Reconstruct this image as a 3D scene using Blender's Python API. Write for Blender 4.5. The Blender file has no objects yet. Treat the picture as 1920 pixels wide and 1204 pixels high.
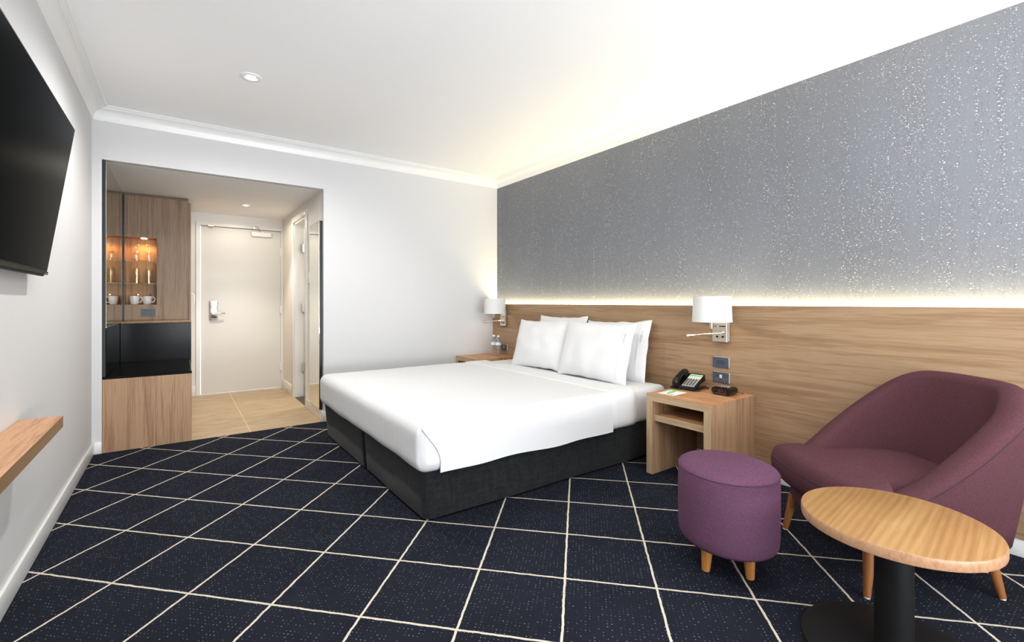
import bpy, bmesh, math, random
from mathutils import Vector, Matrix
random.seed(7)
sc = bpy.context.scene
COL = sc.collection
PI = math.pi

# ------------------------------------------------------------------ camera
cd = bpy.data.cameras.new('camera')
cam = bpy.data.objects.new('camera', cd); COL.objects.link(cam)
cam.location = (0, 0, 1.12)
YAW = math.radians(-35.712)
cam.rotation_euler = (PI/2, 0, YAW)
cd.sensor_fit = 'HORIZONTAL'; cd.sensor_width = 36.0
cd.lens = 868/1920*36
cd.shift_y = -(566-602)/1920*-1.0
cd.clip_start = 0.02
sc.camera = cam
# ------------------------------------------------------------------ world (bright overcast sky outside the window)
w = bpy.data.worlds.new('sky'); sc.world = w; w.use_nodes = True
w.node_tree.nodes['Background'].inputs[0].default_value = (0.93, 0.965, 1.0, 1)
w.node_tree.nodes['Background'].inputs[1].default_value = 1.5
# ------------------------------------------------------------------ exposure
vs = sc.view_settings
sc.display_settings.display_device = 'sRGB'
vs.view_transform = 'Standard'; vs.look = 'None'; vs.gamma = 1.0; vs.use_curve_mapping = False
vs.exposure = 0.58
cy = sc.cycles
cy.max_bounces = 14; cy.diffuse_bounces = 7; cy.glossy_bounces = 6; cy.transmission_bounces = 12; cy.transparent_max_bounces = 24
cy.use_denoising = True; cy.sample_clamp_indirect = 6.0; cy.caustics_reflective = False; cy.caustics_refractive = False

def add_light(name, kind, loc, rot=(0, 0, 0), energy=10, color=(1, 1, 1), **kw):
    d = bpy.data.lights.new(name, kind); d.energy = energy; d.color = color
    for k, v in kw.items(): setattr(d, k, v)
    o = bpy.data.objects.new(name, d); COL.objects.link(o); o.location = loc; o.rotation_euler = rot
    return o
# added lamp standing in for daylight through the unseen window behind the camera
add_light('added_window_light', 'AREA', (1.25, -2.74, 1.35), (PI/2, 0, 0), 4, (0.90, 0.95, 1.0), shape='RECTANGLE', size=3.0, size_y=1.9)
# upward lamp added at the same window to brighten the ceiling
add_light('added_ceiling_uplight', 'AREA', (1.25, -2.78, 0.55), (math.radians(164), 0, 0), 290, (0.92, 0.96, 1.0), shape='RECTANGLE', size=3.0, size_y=1.2)

# ------------------------------------------------------------------ dimensions
XL, XR, YB, YF, ZC = -0.52, 3.05, 4.545, -2.6, 2.55
PX_ = 2.99                       # face of the timber wall panel
HX0, HX1, HY, HZ = -0.464, 1.097, 6.66, 2.175

# ------------------------------------------------------------------ node helpers
def new_mat(name):
    m = bpy.data.materials.new(name); m.use_nodes = True
    return m, m.node_tree, m.node_tree.nodes['Principled BSDF']
def N(nt, t, **kw):
    n = nt.nodes.new(t)
    for k, v in kw.items(): setattr(n, k, v)
    return n
def L(nt, a, b): nt.links.new(a, b)
def srgb(r, g, b):
    f = lambda c: (c/255/12.92) if c/255 <= 0.04045 else ((c/255+0.055)/1.055)**2.4
    return (f(r), f(g), f(b), 1)
def simple(name, col, rough=0.5, metal=0.0, spec=0.5, **kw):
    m, nt, p = new_mat(name)
    p.inputs['Base Color'].default_value = col; p.inputs['Roughness'].default_value = rough
    p.inputs['Metallic'].default_value = metal; p.inputs['Specular IOR Level'].default_value = spec
    for k, v in kw.items(): p.inputs[k].default_value = v
    return m
def mapping(nt, scale=(1, 1, 1), rot=(0, 0, 0), loc=(0, 0, 0)):
    tc = N(nt, 'ShaderNodeTexCoord'); mp = N(nt, 'ShaderNodeMapping')
    mp.inputs['Scale'].default_value = scale; mp.inputs['Rotation'].default_value = rot; mp.inputs['Location'].default_value = loc
    L(nt, tc.outputs['Object'], mp.inputs['Vector']); return mp.outputs['Vector']
def noise(nt, vec, scale=5, detail=4, rough=0.5, dist=0.0):
    n = N(nt, 'ShaderNodeTexNoise'); n.inputs['Scale'].default_value = scale; n.inputs['Detail'].default_value = detail
    n.inputs['Roughness'].default_value = rough; n.inputs['Distortion'].default_value = dist
    if vec is not None: L(nt, vec, n.inputs['Vector'])
    return n.outputs['Fac']
def ramp(nt, fac, stops, interp='LINEAR'):
    r = N(nt, 'ShaderNodeValToRGB'); r.color_ramp.interpolation = interp
    e = r.color_ramp.elements
    e[0].position = stops[0][0]; e[0].color = stops[0][1]; e[1].position = stops[-1][0]; e[1].color = stops[-1][1]
    for pos, c in stops[1:-1]:
        q = e.new(pos); q.color = c
    L(nt, fac, r.inputs['Fac']); return r.outputs['Color']
def mixc(nt, fac, a, b, mode='MIX'):
    m = N(nt, 'ShaderNodeMix'); m.data_type = 'RGBA'; m.blend_type = mode
    for i, v in ((0, fac), (6, a), (7, b)):
        if isinstance(v, (int, float)): m.inputs[i].default_value = v
        elif isinstance(v, tuple): m.inputs[i].default_value = v
        else: L(nt, v, m.inputs[i])
    return m.outputs[2]
def math_(nt, op, a, b=0.0, c=None):
    m = N(nt, 'ShaderNodeMath'); m.operation = op
    for i, v in enumerate((a, b) if c is None else (a, b, c)):
        if isinstance(v, (int, float)): m.inputs[i].default_value = v
        else: L(nt, v, m.inputs[i])
    return m.outputs[0]
def bump(nt, p, h, strength=0.2, dist=0.002):
    b = N(nt, 'ShaderNodeBump'); b.inputs['Strength'].default_value = strength; b.inputs['Distance'].default_value = dist
    L(nt, h, b.inputs['Height']); L(nt, b.outputs['Normal'], p.inputs['Normal'])

def wood(name, axis, dark, mid, light, rough=0.42, across=7.0, along=0.5, loc=(0, 0, 0), fine=0.35, dist=0.6, rot=(0, 0, 0), joint=None):
    """laminate / timber with grain running along the given axis"""
    m, nt, p = new_mat(name)
    def sc_(al, ac):
        s = [ac, ac, ac]; s[axis] = al; return tuple(s)
    v = mapping(nt, sc_(along, across), rot, loc)
    if joint:                                   # grain pattern jumps at a board joint
        tc = N(nt, 'ShaderNodeTexCoord'); sx = N(nt, 'ShaderNodeSeparateXYZ'); L(nt, tc.outputs['Object'], sx.inputs[0])
        st = math_(nt, 'GREATER_THAN', sx.outputs[joint[0]], joint[1])
        va = N(nt, 'ShaderNodeVectorMath'); va.operation = 'ADD'; cb = N(nt, 'ShaderNodeCombineXYZ')
        L(nt, math_(nt, 'MULTIPLY', st, 3.7), cb.inputs[0]); L(nt, math_(nt, 'MULTIPLY', st, 3.7), cb.inputs[2])
        L(nt, v, va.inputs[0]); L(nt, cb.outputs[0], va.inputs[1]); v = va.outputs[0]
    n1 = noise(nt, v, 1.6, 3, 0.55, dist)
    n1b = noise(nt, v, 5.5, 4, 0.6, dist*1.3); n1c = noise(nt, v, 17.0, 3, 0.6, dist)
    v2 = mapping(nt, sc_(2.0, 170), rot, loc)
    n2 = noise(nt, v2, 1.0, 3, 0.7)
    a = math_(nt, 'MULTIPLY_ADD', n1c, 0.22, math_(nt, 'MULTIPLY_ADD', n1b, 0.40, math_(nt, 'MULTIPLY', n1, 0.38)))
    a = math_(nt, 'MULTIPLY_ADD', math_(nt, 'SUBTRACT', n2, 0.5), fine*0.5, a)
    c = ramp(nt, a, [(0.37, dark), (0.47, mid), (0.54, light), (0.64, mid)])
    L(nt, c, p.inputs['Base Color']); p.inputs['Roughness'].default_value = rough; p.inputs['Specular IOR Level'].default_value = 0.35
    bump(nt, p, n2, 0.12, 0.0006)
    return m

def fabric(name, c1, c2, scale=420, rough=0.95, bs=0.25, sheen=0.0):
    m, nt, p = new_mat(name)
    v = mapping(nt, (1, 1, 1))
    f1 = noise(nt, v, scale, 2, 0.6); va = mapping(nt, (0.35, 0.35, 1.6)); vb = mapping(nt, (1.5, 1.5, 0.4))
    f2 = noise(nt, va, scale*0.5, 2, 0.6); f3 = noise(nt, vb, scale*0.5, 2, 0.6)
    f = math_(nt, 'MULTIPLY', math_(nt, 'ADD', f1, math_(nt, 'ADD', f2, f3)), 0.333)
    L(nt, ramp(nt, f, [(0.40, c1), (0.60, c2)]), p.inputs['Base Color'])
    p.inputs['Roughness'].default_value = rough; p.inputs['Specular IOR Level'].default_value = 0.15
    p.inputs['Sheen Weight'].default_value = sheen; p.inputs['Sheen Roughness'].default_value = 0.5
    bump(nt, p, f, bs, 0.001)
    return m

def plaster(name, col, rough=0.6, bs=0.05):
    m, nt, p = new_mat(name); v = mapping(nt)
    n = noise(nt, v, 220, 3, 0.6)
    L(nt, mixc(nt, n, tuple(list(x*0.985 for x in col[:3])+[1]), col), p.inputs['Base Color'])
    p.inputs['Roughness'].default_value = rough; p.inputs['Specular IOR Level'].default_value = 0.3
    bump(nt, p, n, bs, 0.001); return m

M = {}
M['wall'] = plaster('wall_paint', (0.65, 0.65, 0.655, 1))
M['ceiling'] = plaster('ceiling_paint', (0.93, 0.93, 0.93, 1), 0.8)
M['hall_paint'] = plaster('hall_paint', (0.84, 0.83, 0.81, 1))
M['trim'] = simple('white_gloss_trim', (0.82, 0.82, 0.81, 1), 0.3)
M['door'] = simple('door_paint', (0.68, 0.68, 0.665, 1), 0.38)
M['white'] = simple('white_plastic', (0.85, 0.85, 0.85, 1), 0.3)
M['wood_h'] = wood('timber_laminate_horizontal', 1, srgb(132, 102, 76), srgb(149, 119, 90), srgb(163, 136, 106), across=4.6, along=0.20, joint=(1, 1.722), dist=1.1, fine=0.2)
M['wood_v'] = wood('timber_laminate_vertical', 2, srgb(128, 94, 70), srgb(156, 121, 92), srgb(176, 143, 112), across=9, along=0.28, dist=0.4)
M['wood_hall'] = wood('timber_laminate_hall', 2, srgb(112, 90, 72), srgb(140, 116, 94), srgb(158, 134, 110), across=10, along=0.3, dist=0.35)
M['wood_top'] = wood('timber_laminate_top', 1, srgb(146, 98, 64), srgb(178, 128, 90), srgb(200, 154, 114), across=9, along=0.5, dist=0.5)
M['wood_edge'] = wood('timber_laminate_edge', 1, srgb(150, 122, 92), srgb(172, 144, 112), srgb(186, 160, 128), across=14, along=0.6, fine=0.2)
M['wood_edge_dk'] = wood('timber_shelf_edge', 1, srgb(104, 78, 52), srgb(124, 96, 66), srgb(136, 108, 78), across=14, along=0.6, fine=0.2)
M['leg'] = wood('beech_leg', 2, srgb(164, 104, 48), srgb(180, 120, 60), srgb(194, 134, 74), across=16, along=1.5, rough=0.35)
M['leg_dk'] = wood('stained_beech_leg', 2, srgb(118, 70, 36), srgb(138, 86, 46), srgb(152, 98, 56), across=16, along=1.5, rough=0.35)
M['chrome'] = simple('chrome', (0.82, 0.80, 0.77, 1), 0.12, 1.0)
M['satin'] = simple('satin_metal', (0.72, 0.66, 0.55, 1), 0.28, 1.0)
M['steel'] = simple('polished_steel', (0.8, 0.8, 0.8, 1), 0.2, 1.0)
M['mirror'] = simple('mirror_glass', (0.86, 0.88, 0.84, 1), 0.01, 1.0)
M['mirror_tint'] = simple('tinted_mirror_glass', (0.58, 0.60, 0.50, 1), 0.01, 1.0)
M['black_gloss'] = simple('black_gloss', (0.0035, 0.004, 0.004, 1), 0.18, 0, 0.10)
M['black_edge'] = simple('black_frame', (0.014, 0.018, 0.022, 1), 0.35, 0, 0.4)
M['black_metal'] = simple('black_powder_coat', (0.006, 0.006, 0.0065, 1), 0.5, 0, 0.3)
M['black_plastic'] = simple('black_plastic', (0.004, 0.004, 0.0045, 1), 0.25, 0, 0.35)
M['slate'] = simple('slate_blue_plastic', srgb(68, 76, 88), 0.4)
M['shade'] = simple('lamp_shade_fabric', (0.70, 0.70, 0.69, 1), 0.8, 0, 0.2)
M['grey_plate'] = simple('grey_face_plate', (0.30, 0.30, 0.30, 1), 0.35)
M['green'] = simple('green_print', (0.16, 0.52, 0.10, 1), 0.5)
M['grey_print'] = simple('grey_print', (0.30, 0.32, 0.33, 1), 0.6)
M['paper'] = simple('white_paper', (0.84, 0.84, 0.84, 1), 0.6)
M['red_led'] = simple('red_digits', (0.10, 0.004, 0.004, 1), 0.4, **{'Emission Color': (1, 0.03, 0.03, 1), 'Emission Strength': 0.16})
M['cap_blue'] = simple('blue_label', (0.13, 0.38, 0.70, 1), 0.4)
M['yellow'] = simple('yellow_label', (0.8, 0.6, 0.08, 1), 0.4)
M['ceramic'] = simple('white_ceramic', (0.82, 0.82, 0.80, 1), 0.15)
M['thread'] = simple('grey_embroidery', (0.42, 0.42, 0.50, 1), 0.8)
def thin_glass(name, tint, gl=1.0, base=0.06):
    """thin clear wall: straight-through transmission with a Fresnel sheen"""
    m = bpy.data.materials.new(name); m.use_nodes = True; nt = m.node_tree; nt.nodes.clear()
    out = N(nt, 'ShaderNodeOutputMaterial'); tr = N(nt, 'ShaderNodeBsdfTransparent'); go = N(nt, 'ShaderNodeBsdfGlossy')
    tr.inputs['Color'].default_value = tint; go.inputs['Roughness'].default_value = 0.03; go.inputs['Color'].default_value = (gl, gl, gl, 1)
    fr = N(nt, 'ShaderNodeLayerWeight'); fr.inputs['Blend'].default_value = 0.35
    f = math_(nt, 'MULTIPLY_ADD', math_(nt, 'POWER', fr.outputs['Facing'], 2.0), 0.75, base)
    mx = N(nt, 'ShaderNodeMixShader'); L(nt, f, mx.inputs[0]); L(nt, tr.outputs[0], mx.inputs[1]); L(nt, go.outputs[0], mx.inputs[2]); L(nt, mx.outputs[0], out.inputs[0])
    return m
M['glass'] = thin_glass('clear_glass', (0.98, 0.98, 0.98, 1), 1.0, 0.10)
M['green_glass'] = thin_glass('shelf_glass', (0.80, 0.90, 0.84, 1))
M['pet'] = thin_glass('bottle_plastic', (0.93, 0.95, 0.96, 1), 1.0, 0.09)
def m_screen():
    m = bpy.data.materials.new('coated_tv_screen'); m.use_nodes = True; nt = m.node_tree; nt.nodes.clear()
    out = N(nt, 'ShaderNodeOutputMaterial'); di = N(nt, 'ShaderNodeBsdfDiffuse'); go = N(nt, 'ShaderNodeBsdfGlossy')
    di.inputs['Color'].default_value = (0.004, 0.0045, 0.0045, 1); go.inputs['Roughness'].default_value = 0.30; go.inputs['Color'].default_value = (0.9, 0.95, 1, 1)
    fr = N(nt, 'ShaderNodeLayerWeight'); fr.inputs['Blend'].default_value = 0.5
    f = math_(nt, 'MULTIPLY', math_(nt, 'POWER', fr.outputs['Facing'], 26.0), 10.0); f = math_(nt, 'MINIMUM', f, 0.8)
    mx = N(nt, 'ShaderNodeMixShader'); L(nt, f, mx.inputs[0]); L(nt, di.outputs[0], mx.inputs[1]); L(nt, go.outputs[0], mx.inputs[2]); L(nt, mx.outputs[0], out.inputs[0])
    return m
M['tv_screen'] = m_screen()
def emis(name, col, s):
    m, nt, p = new_mat(name)
    p.inputs['Base Color'].default_value = (0.8, 0.8, 0.8, 1)
    p.inputs['Emission Color'].default_value = col; p.inputs['Emission Strength'].default_value = s
    return m
M['led'] = emis('warm_led_strip', (1.0, 0.87, 0.52, 1), 48)
M['dl_warm'] = emis('warm_lamp_face', (1.0, 0.72, 0.36, 1), 14)
M['dl_white'] = emis('white_lamp_face', (1.0, 0.97, 0.90, 1), 3)
M['base_velvet'] = fabric('charcoal_velvet', (0.008, 0.009, 0.0095, 1), (0.017, 0.019, 0.0205, 1), 60, 0.95, 0.05, 0.10)
M['chair'] = fabric('plum_weave', (0.056, 0.020, 0.028, 1), (0.112, 0.047, 0.057, 1), 900)
M['chair_seam'] = simple('plum_piping', (0.05, 0.018, 0.03, 1), 0.9)
M['stool'] = fabric('purple_weave', (0.080, 0.033, 0.066, 1), (0.155, 0.071, 0.124, 1), 900)
M['stool_seam'] = simple('purple_piping', (0.09, 0.035, 0.08, 1), 0.9)

def m_linen(name, stripes):
    m, nt, p = new_mat(name); v = mapping(nt)
    n = noise(nt, v, 6, 4, 0.6); n2 = noise(nt, v, 500, 2, 0.5)
    base = (0.74, 0.745, 0.755, 1)
    p.inputs['Roughness'].default_value = 0.85; p.inputs['Specular IOR Level'].default_value = 0.2
    h = math_(nt, 'MULTIPLY_ADD', n, 3.0, n2)
    if stripes:
        tc = N(nt, 'ShaderNodeTexCoord'); sx = N(nt, 'ShaderNodeSeparateXYZ'); L(nt, tc.outputs['Object'], sx.inputs[0])
        s = math_(nt, 'SINE', math_(nt, 'MULTIPLY', sx.outputs[1], 2*PI/0.030))
        s = math_(nt, 'GREATER_THAN', s, 0.0)
        L(nt, mixc(nt, s, (0.75, 0.755, 0.765, 1), (0.675, 0.68, 0.69, 1)), p.inputs['Base Color'])
        h = math_(nt, 'MULTIPLY_ADD', s, 0.5, h)
    else: p.inputs['Base Color'].default_value = base
    bump(nt, p, h, 0.25, 0.004)
    return m
M['linen'] = m_linen('white_cotton', False)
M['linen_stripe'] = m_linen('white_striped_cotton', True)

def m_wallpaper():
    m, nt, p = new_mat('silver_fleck_wallpaper')
    v = mapping(nt)
    big = noise(nt, mapping(nt, (1, 1, 0.5)), 1.2, 2, 0.5)
    base = ramp(nt, big, [(0.35, (0.158, 0.168, 0.190, 1)), (0.65, (0.190, 0.200, 0.227, 1))])
    # columns along which the flecks gather
    colm = noise(nt, mapping(nt, (1, 1, 0.035)), 26, 3, 0.7)
    colm2 = noise(nt, mapping(nt, (1, 1, 0.15)), 60, 2, 0.6)
    c = math_(nt, 'MULTIPLY_ADD', colm, 0.65, math_(nt, 'MULTIPLY', colm2, 0.35))
    fl = noise(nt, mapping(nt, (1, 1, 1.4)), 185, 2, 0.55)
    dk = math_(nt, 'GREATER_THAN', math_(nt, 'MULTIPLY_ADD', c, 0.75, fl), 0.985)
    fl2 = noise(nt, mapping(nt, (1, 0.8, 1.8), loc=(3, 5, 7)), 135, 2, 0.5)
    sp = math_(nt, 'GREATER_THAN', math_(nt, 'MULTIPLY_ADD', c, 0.42, fl2), 0.895)
    fine = noise(nt, mapping(nt, (1, 1, 0.1)), 260, 2, 0.6)
    base = mixc(nt, math_(nt, 'MULTIPLY', fine, 0.28), base, (0.17, 0.175, 0.19, 1))
    base = mixc(nt, math_(nt, 'MULTIPLY', dk, 0.60), base, (0.085, 0.08, 0.085, 1))
    base = mixc(nt, sp, base, (0.88, 0.88, 0.90, 1))
    L(nt, base, p.inputs['Base Color'])
    L(nt, math_(nt, 'MULTIPLY', sp, 0.6), p.inputs['Metallic'])
    L(nt, math_(nt, 'MULTIPLY_ADD', sp, -0.18, 0.55), p.inputs['Roughness'])
    bump(nt, p, math_(nt, 'SUBTRACT', sp, dk), 0.3, 0.001)
    return m
M['wallpaper'] = m_wallpaper()

def m_carpet():
    m, nt, p = new_mat('navy_lattice_carpet')
    tc = N(nt, 'ShaderNodeTexCoord'); sx = N(nt, 'ShaderNodeSeparateXYZ'); L(nt, tc.outputs['Object'], sx.inputs[0])
    X, Y = sx.outputs[0], sx.outputs[1]
    C0, ci, cj = CARPET
    det = ci[0]*cj[1]-ci[1]*cj[0]
    ia, ib = cj[1]/det, -cj[0]/det; ja, jb = -ci[1]/det, ci[0]/det
    wv = math_(nt, 'MULTIPLY', math_(nt, 'SUBTRACT', noise(nt, mapping(nt), 22, 2, 0.5), 0.5), 0.020)
    def line(a, b):
        q = math_(nt, 'MULTIPLY_ADD', X, a, math_(nt, 'MULTIPLY_ADD', Y, b, -(a*C0[0]+b*C0[1])))
        q = math_(nt, 'ADD', q, wv)
        d = math_(nt, 'ABSOLUTE', math_(nt, 'SUBTRACT', math_(nt, 'FRACT', math_(nt, 'ADD', q, 0.5)), 0.5))
        return d
    d = math_(nt, 'MINIMUM', line(ia, ib), line(ja, jb))
    edge = math_(nt, 'MULTIPLY', math_(nt, 'SUBTRACT', noise(nt, mapping(nt), 260, 2, 0.5), 0.5), 0.012)
    ln = math_(nt, 'LESS_THAN', math_(nt, 'ADD', d, edge), 0.0125)
    # pin dots, woven in a regular grid
    P = 0.0150
    gx = math_(nt, 'DIVIDE', math_(nt, 'ADD', X, Y), P*1.414); gy = math_(nt, 'DIVIDE', math_(nt, 'SUBTRACT', X, Y), P*1.414)
    def near(g): return math_(nt, 'ABSOLUTE', math_(nt, 'SUBTRACT', math_(nt, 'FRACT', g), 0.5))
    r = math_(nt, 'SQRT', math_(nt, 'ADD', math_(nt, 'POWER', near(gx), 2.0), math_(nt, 'POWER', near(gy), 2.0)))
    wn = N(nt, 'ShaderNodeTexWhiteNoise'); wn.noise_dimensions = '2D'; cb = N(nt, 'ShaderNodeCombineXYZ')
    L(nt, math_(nt, 'FLOOR', gx), cb.inputs[0]); L(nt, math_(nt, 'FLOOR', gy), cb.inputs[1]); L(nt, cb.outputs[0], wn.inputs['Vector'])
    dot = math_(nt, 'LESS_THAN', r, math_(nt, 'MULTIPLY_ADD', wn.outputs['Value'], 0.25, -0.085))
    pile = noise(nt, mapping(nt), 700, 2, 0.6); cloud = noise(nt, mapping(nt), 3.0, 3, 0.6)
    navy = mixc(nt, ramp(nt, cloud, [(0.35, (0, 0, 0, 1)), (0.65, (1, 1, 1, 1))]), (0.0055, 0.0063, 0.0100, 1), (0.0115, 0.0128, 0.0205, 1))
    navy = mixc(nt, pile, navy, (0.017, 0.0195, 0.031, 1))
    c = mixc(nt, math_(nt, 'MULTIPLY', dot, 0.8), navy, (0.22, 0.235, 0.28, 1))
    cream = mixc(nt, pile, (0.52, 0.47, 0.36, 1), (0.74, 0.69, 0.56, 1))
    c = mixc(nt, ln, c, cream)
    L(nt, c, p.inputs['Base Color']); p.inputs['Roughness'].default_value = 0.97; p.inputs['Specular IOR Level'].default_value = 0.08
    bump(nt, p, math_(nt, 'MULTIPLY_ADD', ln, 0.6, pile), 0.5, 0.003)
    return m
CARPET = ((-0.7152, 2.4231), (0.24689, -0.25799), (0.25093, 0.26084))
M['carpet'] = m_carpet()

def m_tile():
    m, nt, p = new_mat('beige_travertine_tile')
    tc = N(nt, 'ShaderNodeTexCoord'); sx = N(nt, 'ShaderNodeSeparateXYZ'); L(nt, tc.outputs['Object'], sx.inputs[0])
    def g(c, off, per):
        q = math_(nt, 'DIVIDE', math_(nt, 'SUBTRACT', c, off), per)
        return math_(nt, 'MULTIPLY', math_(nt, 'ABSOLUTE', math_(nt, 'SUBTRACT', math_(nt, 'FRACT', math_(nt, 'ADD', q, 0.5)), 0.5)), per)
    d = math_(nt, 'MINIMUM', g(sx.outputs[0], 0.50, 0.60), g(sx.outputs[1], 5.862, 0.56))
    gr = math_(nt, 'LESS_THAN', d, 0.0036)
    n = noise(nt, mapping(nt, (1, 3.0, 1)), 5, 6, 0.65, 0.4); n2 = noise(nt, mapping(nt), 60, 3, 0.6)
    c = ramp(nt, math_(nt, 'MULTIPLY_ADD', n2, 0.25, math_(nt, 'MULTIPLY', n, 0.75)), [(0.38, srgb(166, 142, 108)), (0.62, srgb(190, 168, 136))])
    c = mixc(nt, gr, c, srgb(216, 198, 168))
    L(nt, c, p.inputs['Base Color']); p.inputs['Roughness'].default_value = 0.38; p.inputs['Specular IOR Level'].default_value = 0.35
    return m
M['tile'] = m_tile()
M['niche'] = wood('niche_timber', 2, srgb(140, 98, 62), srgb(168, 122, 82), srgb(184, 140, 98), across=9, along=0.3)
# oak table top: boards side by side, growth rings along local X
def m_oak():
    m, nt, p = new_mat('oiled_oak_boards')
    tc = N(nt, 'ShaderNodeTexCoord'); sx = N(nt, 'ShaderNodeSeparateXYZ'); L(nt, tc.outputs['Object'], sx.inputs[0])
    bd = math_(nt, 'FLOOR', math_(nt, 'DIVIDE', math_(nt, 'ADD', sx.outputs[1], 1.03), 0.105))
    wn = N(nt, 'ShaderNodeTexWhiteNoise'); wn.noise_dimensions = '1D'; L(nt, bd, wn.inputs['W'])
    mp = N(nt, 'ShaderNodeMapping'); mp.inputs['Scale'].default_value = (0.9, 7, 7); L(nt, tc.outputs['Object'], mp.inputs['Vector'])
    va = N(nt, 'ShaderNodeVectorMath'); va.operation = 'ADD'; cb = N(nt, 'ShaderNodeCombineXYZ')
    L(nt, math_(nt, 'MULTIPLY', wn.outputs['Value'], 9.0), cb.inputs[0]); L(nt, math_(nt, 'MULTIPLY', wn.outputs['Value'], 3.0), cb.inputs[2])
    L(nt, mp.outputs[0], va.inputs[0]); L(nt, cb.outputs[0], va.inputs[1])
    wav = N(nt, 'ShaderNodeTexWave'); wav.wave_type = 'BANDS'; wav.bands_direction = 'Y'
    wav.inputs['Scale'].default_value = 2.2; wav.inputs['Distortion'].default_value = 7.0; wav.inputs['Detail'].default_value = 2.0
    wav.inputs['Detail Scale'].default_value = 0.5
    L(nt, va.outputs[0], wav.inputs['Vector'])
    n = noise(nt, va.outputs[0], 1.2, 3, 0.6, 0.8)
    mp2 = N(nt, 'ShaderNodeMapping'); mp2.inputs['Scale'].default_value = (6, 260, 60); L(nt, tc.outputs['Object'], mp2.inputs['Vector'])
    f = noise(nt, mp2.outputs[0], 1.0, 3, 0.7)
    a = math_(nt, 'MULTIPLY_ADD', wav.outputs['Fac'], 0.14, math_(nt, 'MULTIPLY_ADD', n, 0.55, math_(nt, 'MULTIPLY', f, 0.3)))
    c = ramp(nt, a, [(0.35, srgb(142, 103, 60)), (0.52, srgb(163, 124, 77)), (0.68, srgb(177, 141, 94))])
    c = mixc(nt, math_(nt, 'MULTIPLY', wn.outputs['Value'], 0.22), c, srgb(154, 110, 68))
    L(nt, c, p.inputs['Base Color']); p.inputs['Roughness'].default_value = 0.36; p.inputs['Specular IOR Level'].default_value = 0.4
    bump(nt, p, f, 0.1, 0.0005)
    return m
M['oak'] = m_oak()
M['oak_edge'] = wood('oak_table_edge', 2, srgb(152, 108, 78), srgb(168, 126, 94), srgb(178, 140, 108), across=14, along=8, rough=0.35, dist=1.0)

# ------------------------------------------------------------------ mesh helpers
def bm_new(): return bmesh.new()
def box(bm, x0, x1, y0, y1, z0, z1, mi=0):
    vs_ = [bm.verts.new((x, y, z)) for x in (x0, x1) for y in (y0, y1) for z in (z0, z1)]
    for f in ((0, 1, 3, 2), (4, 6, 7, 5), (0, 4, 5, 1), (2, 3, 7, 6), (0, 2, 6, 4), (1, 5, 7, 3)):
        q = bm.faces.new([vs_[i] for i in f]); q.material_index = mi
    return vs_
def bbox(bm, x0, x1, y0, y1, z0, z1, b=0.003, seg=2, mi=0):
    t = bmesh.new(); box(t, x0, x1, y0, y1, z0, z1)
    bmesh.ops.bevel(t, geom=t.edges[:], offset=b, segments=seg, profile=0.5, affect='EDGES')
    for f in t.faces: f.material_index = mi
    merge(bm, t)
def merge(bm, t):
    me = bpy.data.meshes.new('tmp'); t.to_mesh(me); t.free(); bm.from_mesh(me); bpy.data.meshes.remove(me)
def quad(bm, pts, mi=0):
    f = bm.faces.new([bm.verts.new(p) for p in pts]); f.material_index = mi; return f
def tube(bm, pts, r, seg=12, cap=True, mi=0, closed=False):
    pts = [Vector(p) for p in pts]; n = len(pts); rings = []
    rs = r if isinstance(r, (list, tuple)) else [r]*n
    up = None
    for i, p in enumerate(pts):
        if closed: t = (pts[(i+1) % n]-pts[i-1])
        else: t = (pts[min(i+1, n-1)]-pts[max(i-1, 0)])
        t.normalize()
        if up is None:
            up = Vector((0, 0, 1)) if abs(t.z) < 0.9 else Vector((1, 0, 0))
        a = t.cross(up); a.normalize(); b = a.cross(t); b.normalize(); up = b
        rings.append([bm.verts.new(p+(a*math.cos(2*PI*k/seg)+b*math.sin(2*PI*k/seg))*rs[i]) for k in range(seg)])
    m = n if closed else n-1
    for i in range(m):
        A, B = rings[i], rings[(i+1) % n]
        for k in range(seg):
            f = bm.faces.new((A[k], A[(k+1) % seg], B[(k+1) % seg], B[k])); f.material_index = mi
    if cap and not closed:
        bm.faces.new(rings[0][::-1]).material_index = mi; bm.faces.new(rings[-1]).material_index = mi
def lathe(bm, prof, c=(0, 0), seg=48, mi=0, sx=1.0, sy=1.0, rot=0.0, zf=None):
    rings = []
    for r, z in prof:
        if r < 1e-6: rings.append([bm.verts.new((c[0], c[1], z))]); continue
        ring = []
        for k in range(seg):
            a = 2*PI*k/seg; x, y = r*sx*math.cos(a), r*sy*math.sin(a)
            ring.append(bm.verts.new((c[0]+x*math.cos(rot)-y*math.sin(rot), c[1]+x*math.sin(rot)+y*math.cos(rot), z)))
        rings.append(ring)
    for A, B in zip(rings, rings[1:]):
        for k in range(seg):
            k2 = (k+1) % seg
            if len(A) == 1 and len(B) == 1: continue
            if len(A) == 1: f = (A[0], B[k2], B[k])
            elif len(B) == 1: f = (A[k], A[k2], B[0])
            else: f = (A[k], A[k2], B[k2], B[k])
            bm.faces.new(f).material_index = mi
def smoothstep(a, b, x):
    t = max(0, min(1, (x-a)/(b-a))); return t*t*(3-2*t)
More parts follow.
